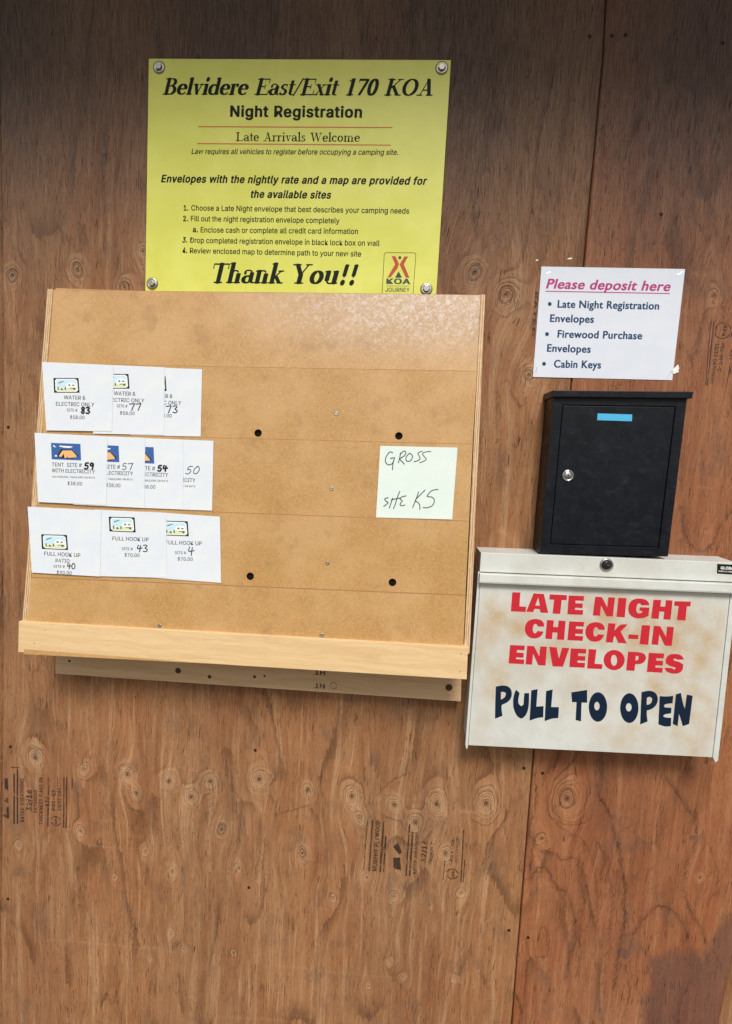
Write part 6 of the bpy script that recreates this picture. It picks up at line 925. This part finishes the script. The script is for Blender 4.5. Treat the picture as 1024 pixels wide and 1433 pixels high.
def tent_picture(F, q, h, par):
    def U(a, b):
        tl, tr, br, bl = q; return ((tl[0]*(1-a)+tr[0]*a)*(1-b)+(bl[0]*(1-a)+br[0]*a)*b, (tl[1]*(1-a)+tr[1]*a)*(1-b)+(bl[1]*(1-a)+br[1]*a)*b)
    f = lambda L: [F.at(*U(*p)) for p in L]
    pic = printed('picture_night_sky', [[f([(0,0),(1,0),(1,1),(0,1)])]], F, h, M['pblue'], par)
    printed('picture_shadow', [[f([(.22,.68),(.34,.36),(.44,.38),(.70,.38),(.92,.74),(.70,.92),(.40,.90),(.2,.86)])]], F, h+.003, M['ink'], pic)
    printed('picture_tent', [[f([(.24,.80),(.38,.44),(.70,.42),(.86,.74),(.84,.82),(.58,.88),(.54,.80),(.60,.62),(.52,.86),(.44,.90),(.42,.62),(.34,.84)])]], F, h+.006, M['ppeach'], pic)
    printed('picture_moon', [[f([(.08,.12),(.07,.20),(.12,.26),(.18,.25),(.13,.21),(.11,.14)])], [f([(.28,.15),(.72,.17),(.72,.22),(.60,.27),(.45,.26),(.28,.21)])], [f(ell(.15,.78,.04,.05,10))]], F, h+.004, M['pwhite'], pic)
def env_top(name): return name
ENV = 'campsite envelopes tucked in the rack'
def envelope(row, quad, order, number, kind, off, label, numpos, thick=.05, yoff=0, slant=0.0, numsize=(7, 11)):
    F = ROWF[row]; h = .02+order*.034
    cx = sum(q[0] for q in quad)/4; cy = max(q[1] for q in quad); b = F.P(*F.at(cx, cy), h)
    e = empty('envelope', tuple(b), label, 'envelope', ENV)
    sheet('paper', F, quad, h, M['paper'], e, .012, 0.0, order+row*7, None, 0.0)
    hp = h+.016; G = tune(F, off)
    if kind == 'water':
        camp_picture(G, [(76,529.5),(111,529.5),(112.5,550),(77,550)], hp, e)
        say('printed_text', G, hp, M['midink'], e, ('WATER &', 'sans', (90.5,559), (120.5,560), 5.4), ('ELECTRIC ONLY', 'sans', (79.5,568), (133,569.5), 5.4), ('SITE #', 'sans', (94.5,576), (109.5,576.5), 4.0))
        say('printed_price', G, hp, M['midink'], e, ('$58.00', 'sans', (99,586.5), (119.5,587), 4.8))
    elif kind == 'tent':
        tent_picture(G, [(73,620),(114,621.5),(115,644.5),(74,643)], hp, e)
        say('printed_text', G, hp, M['midink'], e, ('TENT  SITE #', 'sans', (74,653), (116,654), 5.6), ('WITH ELECTRICITY', 'sans', (74,661), (134,663), 5.4))
        say('printed_price', G, hp, M['midink'], e, ('$38.00', 'sans', (96,679), (116.5,679.5), 5.0), ("NO POPUPS, TRAILERS OR RV'S", 'sans', (75,668.5), (134,670), 2.6))
    else:
        camp_picture(G, [(153,723),(189,724),(190.5,745),(154,743.5)], hp, e)
        if kind == 'hook':
            say('printed_text', G, hp, M['midink'], e, ('FULL HOOK UP', 'sans', (158,756), (208.5,757.5), 5.4), ('SITE #', 'sans', (171,769.5), (186.5,770), 3.8))
            say('printed_price', G, hp, M['midink'], e, ('$70.00', 'sans', (175,779), (196,779.5), 5.0))
        else:
            say('printed_text', G, hp, M['midink'], e, ('FULL HOOK UP', 'sans', (157,752.5), (207.5,755), 5.4), ('PATIO', 'sans', (173,762.2), (192.5,762.8), 5.2), ('SITE #', 'sans', (170,769.5), (186,770), 3.8))
            say('printed_price', G, hp, M['midink'], e, ('$90.00', 'sans', (174.5,778.5), (195.5,779.5), 4.8))
    pen('handwritten_number', F, digits(number, *numpos, *numsize, slant=slant), thick*1.35, hp+.004, M['pen'], e)
    return e
E1 = [((60,507),(160,511.5),(157.5,604),(66,602.5)), ((131,510),(231,514.5),(230,609),(131,607)), ((183,513),(283,517),(281,611),(183,609))]
envelope(1, E1[0], 3, '83', 'water', (0, 0), 'white envelope marked site 83 at the left of the top row', (114.5, 570.5), .10, numsize=(6, 8.5))
envelope(1, E1[1], 2, '77', 'water', (69.5, -5.8), 'white envelope marked site 77 in the middle of the top row', (181.5, 565), .06, numsize=(8, 9.5))
envelope(1, E1[2], 1, '73', 'water', (121, -2.6), 'white envelope marked site 73 at the right of the top row', (232.5, 568), .06, numsize=(8, 10))
E2 = [((50,606),(152,611),(150,707),(55,702.5)), ((103,609),(204,613),(203,711),(104,706)), ((156,611),(257.5,616),(256.5,713),(156,709)), ((198,613),(299,617),(297,714.5),(198,711))]
envelope(2, E2[0], 4, '59', 'tent', (0, 0), 'white tent envelope marked site 59 at the left of the middle row', (119.5, 648), .10, numsize=(6.5, 8.5))
envelope(2, E2[1], 3, '57', 'tent', (53, 2.5), 'white tent envelope marked site 57 second in the middle row', (171.5, 648.5), .045, numsize=(7.5, 9))
envelope(2, E2[2], 2, '54', 'tent', (101.5, 4.5), 'white tent envelope marked site 54 third in the middle row', (221, 651.5), .10, numsize=(6.5, 8))
envelope(2, E2[3], 1, '50', 'tent', (139.5, 12), 'white envelope marked site 50 at the right end of the middle row', (259, 652.5), .045, numsize=(9, 11), slant=.3)
E3 = [((40,709),(143,714),(141,806.5),(46,801)), ((133,713),(233,717.5),(234,808.5),(135,806)), ((207,716),(308,723),(309.5,815.5),(207,808))]
envelope(3, E3[0], 3, '40', 'patio', (-94, 24.5), 'white patio envelope marked site 40 at the left of the bottom row', (95, 788), .055, numsize=(5.5, 8))
envelope(3, E3[1], 2, '43', 'hook', (0, 0), 'white full hook up envelope marked site 43 in the bottom row', (192, 762.5), .06, numsize=(7.5, 9.5))
envelope(3, E3[2], 1, '4', 'hook', (74, 5.5), 'white full hook up envelope marked site 4 at the right of the bottom row', (263, 765), .055, numsize=(9, 12))

# ================================================================== handwritten note
NF = Frame(ROWF[2].P(0, 0, .02), ROWF[2].ex, ROWF[2].ez)
q = ((532, 624), (640, 626.5), (632.5, 727), (526, 724))
nb = NF.P(*NF.at(578, 727), .2)
note = empty('handwritten_note', tuple(nb), 'white square note with pencilled GROSS and site K5 on the rack', 'note')
sheet('paper', NF, q, .05, M['note'], note, .010, .02, 5)
KN_ = crop(520, 620, 8.192)
GR = [[(240,110),(205,105),(165,160),(160,220),(195,250),(235,235),(255,190),(262,165)], [(215,178),(258,172),(245,230),(238,305)], [(330,115),(322,165),(306,225)], [(325,130),(370,92),(392,110),(370,150),(325,180),(350,215),(375,242)],
      [(430,120),(395,160),(400,205),(440,205),(468,160),(450,125),(425,122)], [(578,95),(530,115),(545,150),(552,185),(520,205),(487,214)], [(676,98),(612,105),(582,125),(600,155),(625,185),(590,212),(552,225)],
      [(190,625),(150,640),(165,665),(188,680),(165,705),(138,724)], [(240,630),(222,685),(203,742)], [(322,552),(295,620),(270,700),(250,750)], [(225,650),(270,640),(325,628)], [(395,605),(350,615),(325,640),(350,662),(325,700),(345,718),(380,710)],
      [(538,560),(510,640),(470,738)], [(612,538),(560,590),(500,655),(530,680),(550,710),(552,760)], [(760,532),(690,545),(635,608),(690,620),(718,660),(695,715),(640,740),(590,738)]]
for sel in (GR[:7], GR[7:]): pen('pencil_writing', NF, [KN_(s) for s in sel], .065, .082, M['penthin'], note)

# ================================================================== white notice
q = ((757.5, 373), (958.5, 376.5), (940.5, 532), (745.5, 527.5))
FP = front(.06)
nt_ = empty('deposit_notice', (50, -.05, -23.7), 'white printed notice headed Please deposit here stapled above the black box', 'notice')
sheet('paper', FP, q, 0, M['sheet'], nt_, .010, .0, 9, None, 0.0)
KP = crop(740, 360, 3.6056); p1 = lambda x, y: KP([(x, y)])[0]
say('heading_lettering', FP, .016, M['magenta'], nt_, ('Please deposit here', 'humanist', p1(85, 157), p1(713, 171), 13.6, .2))
printed('underline', [[[FP.at(*p1(*p)) for p in ((83, 169), (710, 181), (710, 186), (83, 174))]]], FP, .014, M['magenta'], nt_)
say('list_lettering', FP, .016, M['navy'], nt_, ('Late Night Registration', 'humanist', p1(143, 254), p1(656, 264), 10.6), ('Envelopes', 'humanist', p1(105, 326), p1(327, 331), 10.6),
    ('Firewood Purchase', 'humanist', p1(143, 405), p1(570, 414), 10.6), ('Envelopes', 'humanist', p1(90, 476), p1(311, 482), 10.6), ('Cabin Keys', 'humanist', p1(125, 556), p1(363, 561), 10.6))
printed('bullets', [[[FP.at(*p) for p in KP(ell(x, y, 9.5, 10))]] for x, y in ((105, 236), (91, 388), (76, 538))], FP, .016, M['navy'], nt_)
def wire(name, F, pts, r, h, mt, parent): return pen(name, F, [pts], r, h, mt, parent, False)
for a, b in (((765, 383), (770.5, 380)), ((948.5, 384), (955, 381)), ((750.3, 514), (749.8, 521)), ((933.5, 528), (941, 516))):
    wire('staple', FP, [a, b], .045, .02, M['staple'], nt_)
printed('torn_paper_scrap', [[[FP.at(*p) for p in ((939, 519), (948.5, 510), (950, 516), (942, 521))]], [[FP.at(*p) for p in ((940, 522), (949, 517), (949, 521), (942, 523.5))]]], FP, .05, M['pwhite'], nt_)
for X, Y, k, lb in ((797, 362.3, 1.1, 'larger white paper scrap stapled on the wall just above the deposit notice'), (751, 364.5, .6, 'tiny white paper scrap on the wall at the top left of the deposit notice')):
    F = WALL; bm = bmesh.new(); c = F.at(X, Y); prism(bm, F, [(c[0]-.18*k, c[1]-.07), (c[0]+.14*k, c[1]-.02), (c[0]+.18*k, c[1]+.07), (c[0]-.1*k, c[1]+.05)], .01, .05)
    tag(link('paper_scrap', bm, M['pwhite'], None), lb, 'paper scrap', 'paper scraps left on the wall')

# ================================================================== black lock box
BD = 2.75; FBk = front(BD)
bq = Quad(FBk, (774.5, 554), (961.5, 557), (934.5, 779), (755.5, 774), 9.8, 12.6)
bbox = empty('black_drop_box', (51, -1.4, -37.7), 'black steel locking drop box with a blue sticker on its door', 'drop box')
# body: a shell with a recessed door
bm = bmesh.new()
prism(bm, bq, rect(0, 0, 9.8, 12.6), -BD+.02, -.30)
link('box_body', bm, M['black'], bbox)
dcor = [bq.F.at(*p) for p in ((787, 566.5), (946, 568.5), (922, 766.5), (769.5, 762))]
fo = [bq.uv(0, 12.6), bq.uv(9.8, 12.6), bq.uv(9.8, 0), bq.uv(0, 0)]
names = ('frame_top', 'frame_side', 'frame_bottom', 'frame_side')
for k in range(4):
    a, b = fo[k], fo[(k+1) % 4]; c, d = dcor[(k+1) % 4], dcor[k]
    e_ = .012
    block(names[k], FBk, [a, b, c, d], -.30, 0, M['black'], bbox, .022, 2)
cx_ = sum(p[0] for p in dcor)/4; cy_ = sum(p[1] for p in dcor)/4
dn = [(cx_+(p[0]-cx_)*.985, cy_+(p[1]-cy_)*.988) for p in dcor]
door = block('door', FBk, dn, -.28, -.035, M['black'], bbox, .03)
lid = [(774, 546.5), (970, 547.5), (968, 557), (774.5, 555.5)]
FL = front(BD+.30); lidp = [FL.at(*p) for p in ((773.5, 546), (970.5, 548), (968.5, 557.5), (773, 555.5))]
block('lid', FL, lidp, -(BD+.28), 0, M['black'], bbox, .05)
FD = front(BD-.035)
printed('blue_sticker', [[[FD.at(*p) for p in ((835.5, 588), (884, 589.5), (884.5, 580), (836, 578.5))]]], FD, .012, M['sky'], door)
c = FD.at(794.5, 665.5); lk = turned('lock', FD, c, [(.46, 0), (.46, .06), (.38, .12), (.34, .10), (.30, .05), (.28, .09), (.22, .12), (0, .12)], M['chrome'], door, 28)
block('keyhole', FD, rect(c[0]-.03, c[1]-.12, c[0]+.03, c[1]+.10), .115, .126, M['darkmetal'], lk)

# ================================================================== white metal box
WD = 3.0; FW = front(WD)
wbox = empty('white_envelope_box', (51, -1.5, -54), 'stained white metal box reading LATE NIGHT CHECK-IN ENVELOPES and PULL TO OPEN', 'metal box')
wq = Quad(FW, (673, 773), (1034, 787.5), (1004, 1061), (653, 1043.5), 20.0, 16.0)
def enam(name, bm, parent, div=0):
    o = link(name, bm, M['enamel'], parent); return o
bm = bmesh.new(); prism(bm, wq, rect(0, .05, 20, 15.95), -WD+.02, -.34, .05); body = link('box_body', bm, M['enamel'], wbox)
# top rail (front) and its lock
block('top_rail', wq, rect(0, 14.45, 20.0, 16.0), -.33, .02, M['enamel'], wbox, .05)
# side flanges run down beside the door and end in a point below it
for nm, u0, u1 in (('side_flange', -.12, .10), ('side_flange', 19.62, 20.05)):
    pts = [(u0, .05), (u0+(u1-u0)*.5, -.32 if u0 < 0 else -.38), (u1, -.2), (u1, 14.42), (u0, 14.42)]
    block(nm, wq, pts, -.33, .0 if u0 < 0 else .03, M['enamel'], wbox, .03)
# door sheet with stain attribute
def stained_sheet(name, Q, u0, v0, u1, v1, h0, h1, spots, parent):
    nx, nz = 60, 48; V = []; A = []
    for j in range(nz+1):
        for i in range(nx+1):
            u = u0+(u1-u0)*i/nx; v = v0+(v1-v0)*j/nz; V.append(tuple(wm(Q.P(u, v, h1))))
            s = 0
            for (cx, cy, rx, ry, am) in spots:
                d = ((u-cx)/rx)**2+((v-cy)/ry)**2; s = max(s, am*math.exp(-d*d*.7))
            s *= .75+.35*math.sin(u*2.1+v)*math.sin(v*1.7+1)
            A.append(max(s, 0))
    n = len(V); per = [i for i in range(nx)]+[j*(nx+1)+nx for j in range(nz)]+[nz*(nx+1)+i for i in range(nx, 0, -1)]+[j*(nx+1) for j in range(nz, 0, -1)]
    Fa = [(j*(nx+1)+i, j*(nx+1)+i+1, (j+1)*(nx+1)+i+1, (j+1)*(nx+1)+i) for j in range(nz) for i in range(nx)]
    for p in per: 
        j, i = divmod(p, nx+1); V.append(tuple(wm(Q.P(u0+(u1-u0)*i/nx, v0+(v1-v0)*j/nz, h0)))); A.append(A[p])
    m_ = len(per)
    for k in range(m_): Fa.append((per[(k+1) % m_], per[k], n+k, n+(k+1) % m_))
    me = bpy.data.meshes.new(name); me.from_pydata(V, [], Fa); at = me.attributes.new('stain', 'FLOAT', 'POINT'); at.data.foreach_set('value', A)
    return link(name, me, M['enamel'], parent)
ST = [(2.3, 10.4, 2.2, 1.6, 1.0), (7.0, 8.3, 2.6, 1.1, .9), (10.8, 10.9, 3.5, 2.2, .95), (14.5, 9.8, 3.4, 3.0, 1.0), (17.2, 9.5, 1.8, 3.2, .9), (15.5, 5.6, 1.8, 1.8, .8), (17.8, 3.2, 1.6, 3.4, .8), (10, 10, 8.5, 3.6, .45), (18.8, 8, .8, 6, .6), (1.0, 9.5, .9, 3.5, .7), (2.0, 6.0, 1.3, 2.2, .7), (9.5, 5.6, 3.5, 1.2, .45), (13.0, 1.6, 3.0, 1.3, .5), (4.5, 8.0, 2.0, 3.0, .35), (1.0, 2.0, 1.0, 2.5, .3), (12, 6, 7, 5, .25)]
wdoor = stained_sheet('door', wq, .13, .06, 19.58, 13.6, -.2, .0, ST, wbox)
# pull bar: a folded lip standing out in front
bm = bmesh.new()
prof = [(14.40, .05), (14.40, .42), (14.34, .50), (13.78, .52), (13.66, .48), (13.64, .36), (13.72, .30), (14.2, .26), (14.2, .05)]
for k in range(2): pass
va = [bm.verts.new(wm(wq.P(-.02, v, h))) for v, h in prof]; vb_ = [bm.verts.new(wm(wq.P(20.0, v, h))) for v, h in prof]
bm.faces.new(va); bm.faces.new(vb_[::-1])
for i in range(len(prof)): bm.faces.new((va[i], vb_[i], vb_[(i+1) % len(prof)], va[(i+1) % len(prof)]))
link('pull_bar', bm, M['enamel'], wbox)
FWf = front(WD+.02)
c = FWf.at(848.5, 790.5); lk = turned('lock', FWf, c, [(.52, 0), (.52, .05), (.44, .10), (.36, .10), (.34, .04)], M['chrome'], wbox, 28)
turned('lock_cylinder', FWf, c, [(.34, .03), (.33, .17), (.26, .20), (0, .20)], mat('lock_black', (.012, .013, .016), .25), lk, 24); block('keyhole', FWf, rect(c[0]-.02, c[1]-.03, c[0]+.18, c[1]+.03), .198, .21, M['chrome'], lk)
stk = printed('maker_sticker', [[[FWf.at(*p) for p in ((1003, 802.5), (1031, 804.5), (1031.5, 790.5), (1003.5, 789))]]], FWf, .012, M['ink'], wbox)
printed('sticker_lettering', line('GLOBAL', 'sansbold', FWf, (1008, 796.5), (1029, 797.5), 4.0)+line('INDUSTRIAL', 'sans', FWf, (1005, 800), (1029, 801.5), 1.8), FWf, .016, M['pwhite'], stk)
KA = crop(700, 815, 7.314); KB = crop(830, 815, 6.4)
Cc = [(345,372),(395,376),(430,395),(448,425),(447,452),(385,450),(375,430),(355,422),(340,435),(330,475),(335,510),(350,523),(368,515),(380,497),(442,503),(425,540),(395,565),(350,575),(300,565),(262,530),(248,480),(258,425),(290,388)]
RED = [(KA, [(122,100),(205,103),(195,245),(265,250),(258,302),(108,295)]), (KA, [(340,112),(445,118),(490,312),(412,308),(402,272),(350,270),(335,303),(265,299)], [(388,152),(405,238),(358,236)]),
 (KA, [(505,122),(682,130),(678,182),(628,180),(612,322),(535,318),(550,176),(502,174)]), (KA, [(700,133),(858,140),(852,188),(770,184),(768,212),(845,216),(840,262),(765,258),(763,280),(848,284),(842,332),(686,325)]),
 (KA, Cc), (KA, [(478,384),(548,388),(540,455),(590,458),(597,390),(668,394),(652,588),(578,584),(586,514),(535,510),(528,580),(460,576)]), (KA, [(705,398),(858,405),(852,452),(775,448),(772,475),(848,478),(842,528),(768,524),(766,546),(848,550),(842,598),(686,590)]),
 (KA, [(x+620, y+33) for x, y in Cc]), (KB, [(135,365),(200,368),(190,430),(245,372),(308,377),(245,440),(300,545),(225,542),(195,478),(182,490),(175,538),(112,535)]), (KB, [(318,465),(405,470),(400,508),(312,503)]),
 (KB, [(435,382),(510,386),(492,558),(415,552)]), (KB, [(542,388),(600,392),(652,490),(662,396),(722,400),(702,568),(640,565),(592,462),(580,560),(522,555)]),
 (KB, [(18,128),(78,131),(125,225),(135,132),(195,136),(175,305),(118,302),(70,205),(60,298),(-4,295)]), (KB, [(225,137),(298,141),(282,312),(208,308)]),
 (KB, [(410,142),(465,150),(497,178),(502,203),(432,205),(420,187),(400,190),(386,215),(384,255),(398,276),(425,277),(438,268),(440,255),(414,253),(418,222),(503,226),(494,300),(450,320),(400,323),(350,310),(318,275),(312,230),(325,180),(360,150)]),
 (KB, [(540,155),(608,157),(600,215),(645,217),(650,158),(710,161),(692,333),(628,330),(636,262),(592,260),(585,326),(518,322)]), (KB, [(728,168),(875,172),(868,215),(838,213),(825,340),(750,336),(765,211),(724,209)]),
 (KA, [(100,640),(250,647),(246,694),(170,690),(168,718),(240,722),(236,770),(162,766),(160,785),(244,790),(240,836),(84,828)]), (KA, [(275,648),(345,652),(398,757),(410,655),(475,658),(462,850),(388,847),(335,728),(325,842),(258,838)]),
 (KA, [(500,660),(575,664),(600,780),(632,668),(705,672),(640,862),(535,858)]), (KA, [(722,675),(880,682),(876,728),(798,724),(795,752),(870,756),(866,802),(790,798),(788,820),(868,824),(862,872),(706,865)]), (KA, [(905,682),(982,686),(965,832),(1045,838),(1040,886),(888,880)]),
 (KB, ell(187, 695, 94, 90), ell(186, 697, 28, 50)), (KB, [(312,620),(400,623),(455,635),(475,665),(465,705),(430,730),(375,732),(368,792),(295,787)], [(382,655),(405,660),(408,680),(395,698),(376,698)]),
 (KB, [(498,630),(635,637),(630,680),(565,677),(562,700),(625,703),(622,745),(558,742),(556,762),(622,765),(618,808),(480,800)]),
 (KB, [(735,638),(790,650),(812,690),(750,692),(735,680),(718,685),(722,700),(770,710),(805,735),(802,785),(765,815),(710,818),(655,800),(638,765),(705,765),(718,778),(735,775),(735,762),(690,750),(650,725),(648,680),(680,645)])]
KC = crop(680, 945, 6.4); KD = crop(830, 945, 6.4)
NAVY = [(KC, [(88,100),(150,88),(205,100),(232,140),(228,200),(195,240),(140,265),(138,300),(147,362),(80,388),(82,250)], [(133,150),(160,145),(178,160),(172,190),(150,210),(133,215)]),
 (KC, [(268,128),(300,158),(285,230),(295,262),(315,275),(335,262),(342,160),(385,158),(385,260),(368,340),(335,380),(312,388),(280,370),(248,310),(240,240),(250,170)]), (KC, [(405,135),(462,122),(450,280),(515,275),(512,376),(460,380),(390,405)]), (KC, [(538,142),(597,125),(583,283),(652,285),(647,382),(590,385),(525,410)]),
 (KC, [(763,152),(905,130),(905,245),(855,243),(850,412),(802,400),(810,240),(770,240)]), (KD, ell(42, 283, 82, 132), ell(33, 275, 24, 38)), (KD, ell(323, 293, 82, 133), ell(318, 286, 26, 37)),
 (KD, [(433,150),(500,135),(555,150),(582,200),(570,260),(530,300),(480,315),(478,350),(487,412),(420,440),(425,300)], [(480,200),(505,190),(528,205),(525,240),(500,262),(478,262)]),
 (KD, [(595,186),(655,190),(716,183),(710,250),(650,255),(632,270),(640,287),(700,290),(697,340),(640,348),(625,362),(640,378),(698,380),(695,455),(640,460),(583,438)]), (KD, [(740,170),(785,157),(800,240),(820,300),(838,172),(890,183),(858,435),(802,455),(780,380),(768,345),(755,455),(712,435)])]
for lst, mt, nm in ((RED, 'cherry', 'red_letter'), (NAVY, 'denim', 'navy_letter')):
    for it in lst:
        k = it[0]; loops = []
        for L in it[1:]:
            L2 = L if len(L) > 30 else smooth_loop(L)
            loops.append([FW.at(*p) for p in k(L2)])
        printed(nm, [loops], FW, .014, M[mt], wdoor)
